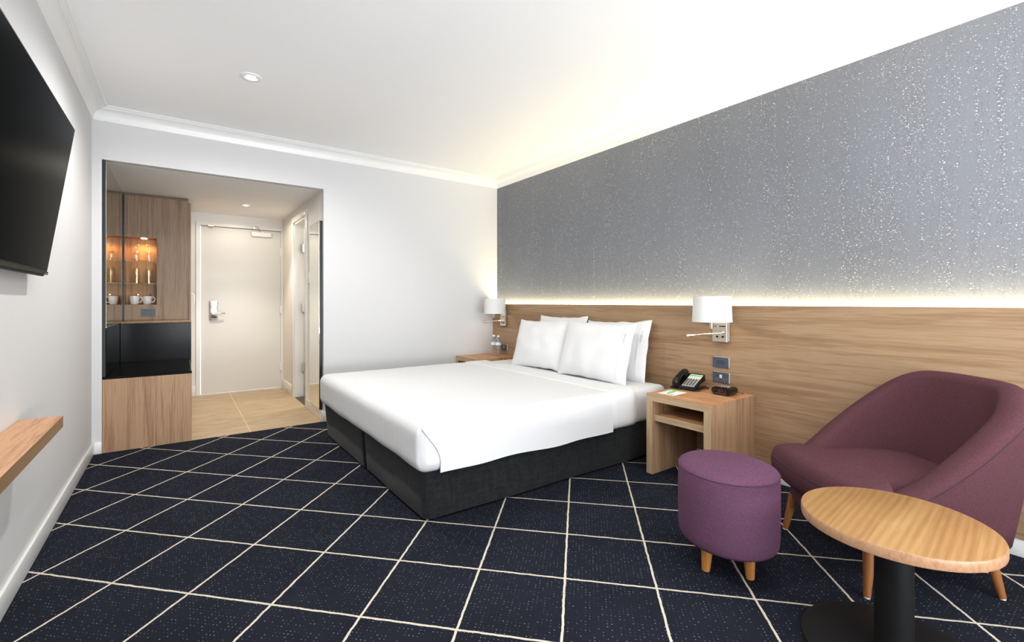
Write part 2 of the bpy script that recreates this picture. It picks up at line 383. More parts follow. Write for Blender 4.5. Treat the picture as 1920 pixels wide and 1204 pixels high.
def rounded(bm, lo, hi, r, n=(8, 8, 8), rs=5, fn=None):
    """box whose edges are rounded with radii r=(rx,ry,rz); dense enough to be pushed about by fn"""
    lo = Vector(lo); hi = Vector(hi); ax = []
    for i in range(3):
        a = []
        for k in range(rs): a.append(lo[i]+r[i]*(1-math.cos(PI/2*k/rs)))
        a0, a1 = lo[i]+r[i], hi[i]-r[i]
        for k in range(n[i]+1): a.append(a0+(a1-a0)*k/n[i])
        for k in range(rs-1, -1, -1): a.append(hi[i]-r[i]*(1-math.cos(PI/2*k/rs)))
        ax.append(a)
    cache = {}
    def vert(i, j, k):
        key = (i, j, k)
        if key in cache: return cache[key]
        p = Vector((ax[0][i], ax[1][j], ax[2][k])); q = Vector([min(max(p[m], lo[m]+r[m]), hi[m]-r[m]) for m in range(3)])
        d = Vector([(p[m]-q[m])/r[m] for m in range(3)])
        mx = max(abs(c) for c in d)
        if mx > 1e-9:
            d = d.normalized()*1.0 if mx > 0.999 else d
            p = q+Vector([d[m]*r[m] for m in range(3)])
        if fn: p = fn(p)
        cache[key] = bm.verts.new(p); return cache[key]
    s = [len(a)-1 for a in ax]
    for a, b, c in ((0, 1, 2), (1, 2, 0), (2, 0, 1)):
        for side in (0, s[c]):
            for i in range(s[a]):
                for j in range(s[b]):
                    idx = []
                    for di, dj in ((0, 0), (1, 0), (1, 1), (0, 1)):
                        t = [0, 0, 0]; t[a] = i+di; t[b] = j+dj; t[c] = side; idx.append(vert(*t))
                    if side == 0: idx.reverse()
                    if len(set(idx)) == 4: bm.faces.new(idx)
def obj(name, bm, mats, parent=None, smooth=False, kind=None, label=None, loc=None, angle=None):
    me = bpy.data.meshes.new(name)
    bmesh.ops.recalc_face_normals(bm, faces=bm.faces[:])
    if smooth:
        for f in bm.faces: f.smooth = True
        if angle:
            ca = math.cos(math.radians(angle))
            for e in bm.edges:
                if len(e.link_faces) == 2 and e.link_faces[0].normal.dot(e.link_faces[1].normal) < ca: e.smooth = False
    bm.to_mesh(me); bm.free()
    for m in (mats if isinstance(mats, (list, tuple)) else [mats]): me.materials.append(M[m] if isinstance(m, str) else m)
    o = bpy.data.objects.new(name, me); COL.objects.link(o)
    if parent: o.parent = parent
    if kind: o['kind'] = kind
    if label: o['label'] = label
    if loc: o.location = loc
    return o
def struct(name, bm, mats, label, cat, smooth=False, parent=None, angle=None):
    o = obj(name, bm, mats, parent, smooth, 'structure', angle=angle); o['label'] = label; o['category'] = cat; return o
def thing(name, label, cat, loc=(0, 0, 0), rz=0, group=None):
    o = bpy.data.objects.new(name, None); COL.objects.link(o); o.location = loc; o.rotation_euler = (0, 0, rz)
    o.empty_display_size = 0.05
    o['label'] = label; o['category'] = cat
    if group: o['group'] = group
    return o
def tag(o, label, cat, group=None):
    o['label'] = label; o['category'] = cat
    if group: o['group'] = group
    return o
def dup(root, loc, label, rz=None):
    r = root.copy(); COL.objects.link(r); r.location = loc; r['label'] = label
    if rz is not None: r.rotation_euler = (0, 0, rz)
    for ch in list(root.children):
        c = ch.copy(); COL.objects.link(c); c.parent = r
        for g in ch.children:
            d = g.copy(); COL.objects.link(d); d.parent = c
    return r

# ================================================================== THE SETTING
b = bm_new(); box(b, XL-0.1, XR+0.1, YF-0.1, YB, -0.08, 0)
struct('floor', b, 'carpet', 'navy carpet with cream diamond lattice and pin dots', 'carpet')
b = bm_new(); box(b, HX0-0.1, HX1, YB, HY+0.1, -0.08, 0.001); box(b, HX1, HX1+0.12, 5.24, 5.90, -0.08, -0.001)
struct('floor_entry', b, 'tile', 'beige stone tiles in the entry hall', 'tiled floor')
b = bm_new(); box(b, XL-0.12, XL, YF-0.1, YB+0.12, 0, ZC+0.1)
struct('wall_left', b, 'wall', 'pale grey wall carrying the television', 'wall')
b = bm_new(); box(b, XR, XR+0.12, YF-0.1, YB+0.12, 0, ZC+0.1)
struct('wall_right', b, 'wallpaper', 'wall in blue grey wallpaper with silver flecks above the timber panel', 'wall')
b = bm_new()
box(b, XL, HX0, YB, YB+0.10, 0, ZC+0.1); box(b, HX0, HX1, YB, YB+0.09, HZ, ZC+0.1); box(b, HX1, XR, YB, YB+0.10, 0, ZC+0.1)
struct('wall_back', b, 'wall', 'pale wall with the square opening to the entry hall', 'wall')
b = bm_new()
box(b, XL, -0.3, YF-0.12, YF, 0, ZC+0.1); box(b, 2.8, XR, YF-0.12, YF, 0, ZC+0.1)
box(b, -0.3, 2.8, YF-0.12, YF, 0, 0.35); box(b, -0.3, 2.8, YF-0.12, YF, 2.35, ZC+0.1)
struct('wall_front', b, 'wall', 'pale wall with the added window behind the viewpoint', 'wall')
b = bm_new()
for x in (-0.3, 0.72, 1.74, 2.76): box(b, x, x+0.04, YF-0.09, YF-0.04, 0.35, 2.35)
box(b, -0.3, 2.8, YF-0.09, YF-0.04, 0.35, 0.40); box(b, -0.3, 2.8, YF-0.09, YF-0.04, 2.30, 2.35)
struct('window_1', b, 'trim', 'unseen white framed window added behind the viewpoint', 'window')  # unseen window, added so daylight can enter the room
b = bm_new(); box(b, XL-0.12, XR+0.12, YF-0.12, YB+0.10, ZC, ZC+0.1)
struct('ceiling', b, 'ceiling', 'white bedroom ceiling', 'ceiling')
b = bm_new(); box(b, HX0-0.1, HX1+0.1, YB+0.09, HY+0.1, HZ+0.012, HZ+0.1)
struct('ceiling_entry', b, 'ceiling', 'lower ceiling of the entry hall', 'ceiling')
b = bm_new(); box(b, HX0, HX1, YB+0.09, YB+0.096, HZ-0.001, HZ+0.004)
struct('trim_5', b, 'trim', 'thin white bead along the hall ceiling edge', 'trim')
b = bm_new(); box(b, HX0-0.12, HX0, YB+0.10, HY+0.1, 0, HZ+0.1)
struct('wall_entry_left', b, 'hall_paint', 'left wall of the entry hall behind the mirror', 'wall')
DY0, DY1, DZ = 5.26, 5.90, 2.04     # bathroom doorway
b = bm_new()
box(b, HX1, HX1+0.10, YB+0.10, DY0, 0, HZ+0.1); box(b, HX1, HX1+0.10, DY1, HY, 0, HZ+0.1); box(b, HX1, HX1+0.10, DY0, DY1, DZ, HZ+0.1)
struct('wall_entry_right', b, 'hall_paint', 'right wall of the entry hall with the bathroom doorway', 'wall')
b = bm_new()
box(b, HX0, 0.20, HY, HY+0.1, 0, HZ+0.1); box(b, 1.085, HX1+0.1, HY, HY+0.1, 0, HZ+0.1); box(b, 0.20, 1.085, HY, HY+0.1, 2.035, HZ+0.1)
struct('wall_entry_back', b, 'hall_paint', 'wall around the entrance door', 'wall')
# bathroom beyond the doorway
b = bm_new(); box(b, HX1+0.10, 2.6, 4.70, 4.78, 0, 2.4); box(b, HX1+0.10, 2.6, HY, HY+0.08, 0, 2.4); box(b, 2.6, 2.68, 4.70, HY, 0, 2.4); box(b, HX1+0.1, 2.68, 4.7, HY+0.08, 2.4, 2.45)
struct('wall_bathroom', b, 'hall_paint', 'bathroom walls beyond the doorway', 'wall')
b = bm_new(); box(b, HX1+0.12, 2.68, 4.70, HY, -0.06, 0.0)
l_ = add_light('added_bathroom_light', 'POINT', (1.95, 5.55, 2.1), (0, 0, 0), 16, (1, 0.93, 0.82), shadow_soft_size=0.12)  # unseen lamp, added to lighten the doorway and spill into the hall
struct('floor_bathroom', b, simple('brown_tile', (0.045, 0.026, 0.018, 1), 0.4), 'dark brown bathroom floor', 'tiled floor')
b = bm_new(); box(b, HX1+0.002, HX1+0.12, DY0, DY1, -0.01, 0.003)
struct('trim_6', b, M['floor_b'] if 'floor_b' in M else simple('brown_threshold', (0.05, 0.03, 0.022, 1), 0.4), 'dark brown threshold of the bathroom doorway', 'threshold')
# doorway architrave
b = bm_new()
for y0, y1 in ((DY0-0.065, DY0), (DY1, DY1+0.065)): bbox(b, HX1-0.018, HX1, y0, y1, 0, DZ+0.06, 0.003)
bbox(b, HX1-0.018, HX1, DY0, DY1, DZ, DZ+0.06, 0.003)
for y0, y1 in ((DY0, DY0+0.02), (DY1-0.02, DY1)): box(b, HX1, HX1+0.10, y0, y1, 0, DZ)
box(b, HX1, HX1+0.10, DY0, DY1, DZ-0.02, DZ)
struct('trim_7', b, 'trim', 'cream painted frame of the bathroom doorway', 'door frame', smooth=True, angle=40)
# bathroom door, opened inwards
b = bm_new(); bbox(b, HX1+0.105, HX1+0.105+0.62, DY1-0.06, DY1-0.022, 0.01, DZ-0.02, 0.002)
d2 = struct('door_2', b, 'door', 'open bathroom door hinged on the far jamb', 'door')
for z in (0.35, 1.05, 1.75):
    b = bm_new(); bbox(b, HX1+0.075, HX1+0.112, DY1-0.066, DY1-0.018, z-0.05, z+0.05, 0.003); tube(b, [(HX1+0.105, DY1-0.068, z-0.05), (HX1+0.105, DY1-0.068, z+0.05)], 0.007, 8)
    obj('hinge', b, 'steel', d2)
# entrance door frame + door
b = bm_new()
bbox(b, 0.160, 0.205, HY-0.015, HY+0.05, 0, 2.075, 0.003); bbox(b, 1.080, 1.097, HY-0.015, HY+0.05, 0, 2.075, 0.003); bbox(b, 0.205, 1.080, HY-0.015, HY+0.05, 2.035, 2.075, 0.003)
struct('trim_8', b, 'trim', 'painted frame around the entrance door', 'door frame')
b = bm_new(); bbox(b, 0.211, 1.076, HY+0.004, HY+0.045, 0.012, 2.030, 0.002)
d1 = struct('door_1', b, 'door', 'plain cream entrance door with lever lock and closer', 'door')
b = bm_new(); bbox(b, 0.292, 0.385, HY-0.018, HY+0.004, 0.895, 1.135, 0.012, 4)
o = obj('lock_plate', b, 'steel', d1, True, label='polished steel lock plate')
b = bm_new(); bbox(b, 0.302, 0.375, HY-0.024, HY-0.017, 0.915, 1.115, 0.006, 3); tube(b, [(0.335, HY-0.03, 1.03), (0.335, HY-0.02, 1.03)], 0.008, 12); box(b, 0.331, 0.339, HY-0.04, HY-0.02, 1.018, 1.045)
obj('lock_cover', b, 'chrome', o, True, angle=40)
b = bm_new(); tube(b, [(0.338, HY-0.02, 0.98), (0.338, HY-0.062, 0.98)], 0.011, 12)
tube(b, [(0.338, HY-0.060, 0.98), (0.37, HY-0.064, 0.982), (0.41, HY-0.062, 0.983), (0.455, HY-0.056, 0.980)], [0.012, 0.011, 0.010, 0.008], 12)
obj('lever_handle', b, 'chrome', d1, True, label='chrome lever handle', angle=50)
b = bm_new(); bbox(b, 0.735, 0.958, HY-0.05, HY+0.004, 1.945, 2.000, 0.005, 2)
cl = obj('door_closer', b, 'white', d1, label='white door closer body')
b = bm_new(); tube(b, [(0.86, HY-0.03, 2.0), (0.86, HY-0.03, 2.014)], 0.012, 12); tube(b, [(0.86, HY-0.03, 2.012), (0.80, HY-0.10, 2.05)], 0.007, 8); tube(b, [(0.80, HY-0.10, 2.052), (0.775, HY-0.02, 2.06)], 0.007, 8); bbox(b, 0.755, 0.795, HY-0.03, HY-0.014, 2.045, 2.075, 0.003)
obj('closer_arm', b, 'steel', cl, True, angle=40)
for z in (0.28, 1.02, 1.76):
    b = bm_new(); bbox(b, 1.062, 1.084, HY-0.022, HY+0.006, z-0.05, z+0.05, 0.003); tube(b, [(1.078, HY-0.022, z-0.05), (1.078, HY-0.022, z+0.05)], 0.007, 10)
    obj('hinge', b, 'white', d1, True, angle=40)
b = bm_new(); bbox(b, 0.285, 0.335, HY-0.022, HY-0.004, 2.012, 2.03, 0.003); bbox(b, 0.275, 0.345, HY-0.026, HY-0.015, 2.03, 2.05, 0.003); tube(b, [(0.29, HY-0.03, 2.022), (0.33, HY-0.03, 2.022)], 0.006, 8)
obj('door_guard_latch', b, 'satin', d1, label='small brass coloured latch on the door top')
# door stop
t = thing('door_stop', 'small chrome door stop low on the hall wall beside the bathroom doorway', 'door stop', (HX1-0.012, 6.22, 0.06))
b = bm_new(); tube(b, [(0, 0, 0), (-0.006, 0, 0)], 0.016, 16); tube(b, [(-0.006, 0, 0), (-0.07, 0, 0)], 0.006, 10); obj('stem', b, 'chrome', t, True, angle=40)
b = bm_new(); tube(b, [(-0.07, 0, 0), (-0.085, 0, 0)], 0.011, 12); obj('rubber_tip', b, 'chrome', t, True, angle=40)

# baseboards
def skirt(name, x0, x1, y0, y1, h, label):
    b = bm_new(); bbox(b, x0, x1, y0, y1, 0, h, 0.004, 2); struct(name, b, 'trim', label, 'baseboard', smooth=True, angle=40)
skirt('baseboard_left', XL, XL+0.014, YF, YB, 0.088, 'white baseboard under the television wall')
skirt('baseboard_back_left', XL, HX0-0.001, YB-0.013, YB, 0.088, 'short white baseboard left of the hall opening')
skirt('baseboard_back', HX1-0.013, PX_, YB-0.013, YB, 0.095, 'white baseboard behind the bed foot')
skirt('baseboard_entry_right', HX1-0.013, HX1, YB, DY0-0.066, 0.10, 'white baseboard under the tall mirror')
skirt('baseboard_entry_far', HX1-0.013, HX1, DY1+0.066, HY-0.014, 0.12, 'white baseboard in the far hall corner')
skirt('baseboard_entry_back', HX0, 0.159, HY-0.014, HY, 0.12, 'white baseboard left of the entrance door')
skirt('baseboard_right', PX_+0.004, XR, YF, YB-0.014, 0.078, 'white baseboard under the timber wall panel')

# cornices (profile: distance from wall, height under the ceiling)
prof = [(0, -0.095), (0.007, -0.095), (0.009, -0.088)]
for k in range(9):
    a = PI/2*k/8
    prof.append((0.013+0.052*(1-math.cos(a)), -0.080+0.060*math.sin(a)))
prof += [(0.068, -0.016), (0.075, -0.016), (0.078, -0.010), (0.088, -0.010), (0.095, -0.004), (0.095, 0.0), (0, 0)]
def cornice(name, wall, label):
    b = bm_new(); ends = []
    for s in (0, 1):
        ring = []
        for d, z in prof:
            x0, x1, y0, y1 = XL+d, XR-d, YF+d, YB-d
            p = {'back': ((x0, y1), (x1, y1)), 'right': ((x1, y1), (x1, y0)), 'left': ((x0, y0), (x0, y1)), 'front': ((x0, y0), (x1, y0))}[wall][s]
            ring.append(b.verts.new((p[0], p[1], ZC+z)))
        ends.append(ring)
    n = len(prof)
    for k in range(n): b.faces.new((ends[0][k], ends[0][(k+1) % n], ends[1][(k+1) % n], ends[1][k]))
    b.faces.new(ends[0]); b.faces.new(ends[1][::-1])
    struct(name, b, 'trim', label, 'cornice', smooth=True, angle=25)
cornice('trim_1', 'back', 'white moulded cornice over the hall opening wall'); cornice('trim_2', 'right', 'white moulded cornice above the wallpaper')
cornice('trim_3', 'left', 'white moulded cornice above the television wall'); cornice('trim_4', 'front', 'white moulded cornice above the window')

# ================================================================== HEADBOARD PANEL + LED
b = bm_new(); bbox(b, PX_, PX_+0.018, YF, YB, 0.078, 1.094, 0.0015, 1)
for y in (-2.4, -1.0, 0.4, 1.8, 3.2, 4.3): box(b, PX_+0.018, XR, y, y+0.04, 0.10, 1.00)
tag(obj('wall_panel', b, 'wood_h'), 'long low timber laminate panel behind the bed and armchair', 'wall panel')
t = thing('led_strip', 'warm glowing light strip hidden behind the top of the timber panel', 'light', (XR-0.021, 0, 1.063))
b = bm_new(); box(b, -0.0178, 0.0178, YF+0.05, YB-0.02, -0.004, 0.0); obj('channel', b, 'white', t)
b = bm_new(); quad(b, [(-0.0175, YF+0.05, 0.001), (0.0175, YF+0.05, 0.001), (0.0175, YB-0.02, 0.001), (-0.0175, YB-0.02, 0.001)]); obj('diodes', b, 'led', t)

# ================================================================== CEILING LIGHTS
def downlight(name, x, y, z, r, label, mat, energy, color, size, grp, wide=0):
    t = thing(name, label, 'ceiling light', (x, y, z), group=grp)
    b = bm_new(); lathe(b, [(r, 0.0), (r, -0.004), (r*0.92, -0.008), (r*0.62, -0.008), (r*0.56, 0.0), (r*0.42, 0.012)], seg=40); obj('ring', b, 'white', t, True, angle=40)
    b = bm_new(); lathe(b, [(r*0.44, 0.0), (0, -0.001)], seg=32); obj('lens', b, mat, t, True)
    if wide: q_ = add_light(name+'_flood', 'SPOT', (0, 0, -0.012), (0, 0, 0), wide, color, spot_size=math.radians(176), spot_blend=0.3, shadow_soft_size=r*0.5); q_.parent = t
    l = add_light(name+'_beam', 'SPOT', (0, 0, -0.012), (0, 0, 0), energy, color, spot_size=size, spot_blend=0.6, shadow_soft_size=r*0.5); l.parent = t
    return t
downlight('recessed_downlight', 0.371, 3.355, ZC, 0.062, 'round white recessed downlight in the bedroom ceiling', 'dl_white', 72, (1, 0.98, 0.95), math.radians(168), None)
downlight('recessed_downlight', 0.595, 5.84, HZ+0.012, 0.048, 'small round recessed downlight in the hall ceiling', 'dl_warm', 42, (1, 0.88, 0.68), math.radians(92), None, 15)

for i, (x_, y_) in enumerate(((0.371, 1.25), (0.371, -1.0), (2.05, 0.55), (2.05, -1.3))):  # extra downlights out of view, added to lift the room's brightness
    downlight('recessed_downlight', x_, y_, ZC, 0.062, 'added unseen round downlight in the bedroom ceiling ' + ('above the television', 'by the window near the television wall', 'above the armchair', 'by the window on the wallpaper side')[i], 'dl_white', (34, 10, 8, 5)[i], (1, 0.97, 0.92), math.radians(165), None)
# ================================================================== TELEVISION
UY = Vector((0.0, 1.0, 0.0)); VT = Vector((0.092, 0, 0.655)).normalized(); WN = UY.cross(VT)*1.0      # along, up, out
if WN.x < 0: WN = -WN
TVO = Vector((-0.466, 2.80, 1.236)); TW, TH = 1.11, 0.655
def tvp(a, h, n): return TVO - UY*a + VT*h + WN*n
def tvbox(bm, a0, a1, h0, h1, n0, n1, bev=0.003):
    s = bmesh.new(); box(s, a0, a1, h0, h1, n0, n1)
    if bev: bmesh.ops.bevel(s, geom=s.edges[:], offset=bev, segments=2, affect='EDGES')
    for v in s.verts: v.co = tvp(*v.co) - TVB
    merge(bm, s)
TVB = Vector((XL, 2.2, 1.30))
tv = thing('television', 'large black flat television tilted forward on the left wall', 'television', TVB)
b = bm_new(); tvbox(b, 0, TW, 0, TH, -0.028, 0.0); obj('casing', b, simple('tv_casing', (0.004, 0.004, 0.004, 1), 0.5, 0, 0.12), tv)
b = bm_new(); tvbox(b, 0.008, TW-0.008, 0.020, TH-0.008, 0.0, 0.0012, 0); obj('screen', b, 'tv_screen', tv)
b = bm_new(); tvbox(b, 0.0, TW, 0.0, 0.014, 0.0, 0.004, 0.001); tvbox(b, 0.012, TW-0.012, -0.008, 0.0, -0.022, -0.004, 0.002); obj('lower_bezel', b, simple('tv_bezel', (0.010, 0.0105, 0.0095, 1), 0.5, 0, 0.15), tv)
b = bm_new(); tvbox(b, 0.02, 0.055, 0.003, 0.006, 0.0045, 0.005, 0); obj('maker_mark', b, 'grey_print', tv)
b = bm_new(); bbox(b, 0.001, 0.012, -0.18, 0.18, 0.1, 0.42, 0.003); box(b, 0.012, 0.045, -0.12, -0.08, 0.2, 0.36); box(b, 0.012, 0.045, 0.08, 0.12, 0.2, 0.36); obj('wall_bracket', b, 'black_metal', tv)

# ================================================================== LEFT WALL SHELF
b = bm_new(); bbox(b, XL, -0.389, -0.6, 2.635, 0.603, 0.65, 0.0012, 1)
for f in b.faces:
    f.normal_update()
    f.material_index = 0 if f.normal.z > 0.5 else 1
tag(obj('wall_shelf', b, ['wood_top', 'wood_edge_dk']), 'narrow timber ledge fixed along the left wall below the television', 'shelf')

# ================================================================== ENTRY JOINERY
bn = thing('luggage_bench', 'low timber fronted luggage bench with glossy black top and back', 'bench', (-0.19, 4.545, 0))
def lb(dx, dy): return (dx+0.19, dy-4.545)
def rel(bm, x0, x1, y0, y1, z0, z1, bev=0.0015, o=(-0.19, 4.545, 0), mi=0):
    bbox(bm, x0-o[0], x1-o[0], y0-o[1], y1-o[1], z0-o[2], z1-o[2], bev, 1, mi)
b = bm_new(); rel(b, HX0+0.001, 0.080, 4.546, 4.566, 0.0, 0.543); obj('front_panel', b, 'wood_v', bn)
b = bm_new(); rel(b, 0.062, 0.082, 4.567, 5.534, 0.0, 0.543); obj('side_panel', b, 'wood_v', bn)
b = bm_new(); rel(b, HX0+0.001, 0.084, 4.545, 5.534, 0.544, 0.56, 0.003); obj('bench_top', b, 'black_gloss', bn)
b = bm_new(); rel(b, -0.438, 0.096, 5.536, 5.838, 0.0, 0.918); obj('back_panel', b, 'black_gloss', bn)
b = bm_new(); rel(b, -0.438, 0.096, 5.534, 5.838, 0.919, 0.931); obj('back_ledge', b, 'wood_hall', bn)

mr = thing('hall_mirror_panel', 'full height tinted mirror panel with black edge on the hall left side', 'mirror', (HX0, 5.19, 0.56))
o_ = (HX0, 5.19, 0.56)
b = bm_new(); rel(b, HX0+0.001, -0.444, 4.552, 5.838, 0.562, HZ-0.008, 0.001, o_); obj('black_backing', b, 'black_edge', mr)
b = bm_new(); rel(b, -0.4438, -0.440, 4.556, 5.836, 0.935, HZ-0.008, 0.0005, o_); obj('mirror_glass', b, 'mirror_tint', mr)
b = bm_new(); rel(b, -0.4438, -0.440, 4.556, 5.533, 0.562, 0.925, 0.0005, o_); obj('black_glass', b, 'black_gloss', mr)
b = bm_new(); rel(b, -0.4438, -0.438, 4.556, 5.836, 0.926, 0.934, 0.0005, o_); obj('edge_strip', b, 'satin', mr)

# minibar cabinet wall with the lit niche
mb = thing('minibar_cabinet', 'tall timber cabinet with a lit glassware niche in the hall', 'cabinet', (-0.17, 5.84, 0))
o_ = (-0.17, 5.84, 0)
NX0, NX1, NZ0, NZ1, ND = -0.431, -0.182, 1.093, 1.755, 0.17
PT = 2.160
b = bm_new()
box(b, NX1+0.17, 0.080+0.17, 0, 0.018, 0.933, PT)
box(b, NX0+0.17, NX1+0.17, 0, 0.018, 0.933, NZ0); box(b, NX0+0.17, NX1+0.17, 0, 0.018, NZ1, PT)
bmesh.ops.remove_doubles(b, verts=b.verts[:], dist=1e-5)
obj('face_panel', b, 'wood_hall', mb)
b = bm_new(); box(b, -0.438+0.17, NX0+0.17, -0.004, 0.018, 0.933, PT); obj('corner_strip', b, 'black_edge', mb)
b = bm_new(); box(b, NX0-0.0005+0.17, NX0+0.17, 0, 0.018, NZ1, PT); box(b, NX0-0.0005+0.17, NX0+0.17, 0, 0.018, 0.933, NZ0); b.free()
b = bm_new(); rel(b, -0.438, 0.074, 5.846, 5.90, PT, HZ+0.008, 0.001, o_); obj('shadow_gap_strip', b, simple('dark_gap', (0.17, 0.13, 0.09, 1), 0.6), mb)
b = bm_new(); rel(b, 0.081, 0.099, 5.838, 6.60, 0.0, PT-0.02, 0.001, o_); obj('end_panel', b, 'wood_hall', mb)
b = bm_new()
x0, x1 = NX0+0.17, NX1+0.17
quad(b, [(x0, 0.018, NZ0), (x0, ND, NZ0), (x0, ND, NZ1), (x0, 0.018, NZ1)]); quad(b, [(x1, 0.018, NZ0), (x1, ND, NZ0), (x1, ND, NZ1), (x1, 0.018, NZ1)])
quad(b, [(x0, ND, NZ0), (x1, ND, NZ0), (x1, ND, NZ1), (x0, ND, NZ1)]); quad(b, [(x0, 0.018, NZ0), (x1, 0.018, NZ0), (x1, ND, NZ0), (x0, ND, NZ0)]); quad(b, [(x0, 0.018, NZ1), (x1, 0.018, NZ1), (x1, ND, NZ1), (x0, ND, NZ1)])
obj('niche_lining', b, 'niche', mb)
for z in (1.305, 1.530):
    b = bm_new(); box(b, x0+0.001, x1-0.001, 0.012, ND-0.004, z-0.006, z)
    s = obj('glass_shelf', b, 'green_glass', mb)
    for x in (x0+0.006, x1-0.006):
        for y in (0.02, 0.14):
            c = bm_new(); tube(c, [(x, y, z-0.014), (x, y, z-0.0065)], 0.005, 8); obj('shelf_pin', c, 'chrome', s, True, angle=40)
b = bm_new(); lathe(b, [(0.025, 0), (0.025, -0.004), (0.020, -0.007), (0.0, -0.007)], c=(-0.285+0.17, 0.06), seg=28)
for v in b.verts: v.co.z += NZ1-0.0005
obj('niche_light', b, 'dl_warm', mb, True)
l = add_light('niche_beam', 'SPOT', (-0.115, 0.06, NZ1-0.014), (0, 0, 0), 3.5, (1, 0.60, 0.25), spot_size=math.radians(150), spot_blend=0.5, shadow_soft_size=0.02); l.parent = mb
# wardrobe door handle
t = thing('wardrobe_handle', 'white bow handle on the far side of the hall cabinet', 'handle', (0.0965, 6.02, 1.143))
b = bm_new(); tube(b, [(0.034*math.sin(PI*k/16)**0.55, 0, -0.066*math.cos(PI*k/16)) for k in range(17)], 0.0055, 10); obj('bow', b, 'white', t, True)

# ------------- glassware
def revolve_glass(name, prof, label, group, cat, loc, mat='glass'):
    b = bm_new(); lathe(b, prof, seg=28); o = obj(name, b, mat, None, True); o.location = loc; tag(o, label, cat, group); return o
# wine glass upside down: rim at z=0, foot on top
wine = [(0.0, 0.157), (0.0315, 0.1555), (0.0315, 0.1535), (0.018, 0.145), (0.006, 0.128), (0.0042, 0.112), (0.006, 0.098), (0.012, 0.090), (0.022, 0.078), (0.0275, 0.055), (0.0270, 0.025), (0.0245, 0.0), (0.0235, 0.0), (0.0260, 0.025), (0.0265, 0.055), (0.021, 0.076), (0.009, 0.087), (0.0, 0.089)]
tumb = [(0.0, 0.148), (0.026, 0.148), (0.029, 0.144), (0.033, 0.0), (0.0315, 0.0), (0.028, 0.130), (0.0, 0.132)]
gy = 5.915
wg = revolve_glass('wine_glass', wine, 'upside down wine glass on the upper glass shelf, the one nearer the mirror', 'wine glasses in the niche', 'wine glass', (-0.346, gy, 1.5305))
c = wg.copy(); COL.objects.link(c); c.location = (-0.247, gy, 1.5305); c['label'] = 'upside down wine glass on the upper glass shelf, the one farther from the mirror'
tg = revolve_glass('tumbler', tumb, 'upturned straight tumbler on the lower glass shelf, the one nearer the mirror', 'tumblers in the niche', 'tumbler', (-0.346, gy, 1.3055))
c = tg.copy(); COL.objects.link(c); c.location = (-0.245, gy, 1.3055); c['label'] = 'upturned straight tumbler on the lower glass shelf, the one farther from the mirror'
mg = thing('mug', 'white ceramic mug on the niche floor, the one nearer the mirror', 'mug', (-0.362, gy, NZ0+0.0008), math.radians(-8), 'mugs in the niche')
b = bm_new(); lathe(b, [(0, 0), (0.026, 0), (0.031, 0.004), (0.0375, 0.040), (0.039, 0.082), (0.038, 0.0835), (0.0365, 0.082), (0.035, 0.040), (0.029, 0.008), (0, 0.006)], seg=32); obj('cup_body', b, 'ceramic', mg, True, angle=60)
b = bm_new(); tube(b, [(0.035, 0, 0.070), (0.050, 0, 0.074), (0.062, 0, 0.064), (0.064, 0, 0.046), (0.056, 0, 0.028), (0.040, 0, 0.020), (0.032, 0, 0.020)], 0.0048, 10); obj('handle', b, 'ceramic', mg, True)
b = bm_new(); tube(b, [(0.01, 0.012, 0.01), (0.026, 0.02, 0.098)], 0.0022, 8); bbox(b, 0.022, 0.034, 0.019, 0.022, 0.090, 0.104, 0.001); sp = obj('teaspoon', b, 'satin', None)
sp.location = mg.location; tag(sp, 'pale metal teaspoon standing in the mug nearer the mirror', 'spoon', 'teaspoons in the mugs')
m2 = dup(mg, (-0.262, gy, NZ0+0.0008), 'white ceramic mug with a dark spoon, the one farther from the mirror', math.radians(-8))
s2 = sp.copy(); s2.data = sp.data.copy(); s2.data.materials.clear(); s2.data.materials.append(M['black_plastic']); COL.objects.link(s2); s2.location = m2.location; s2['label'] = 'black spoon standing in the mug farther from the mirror'

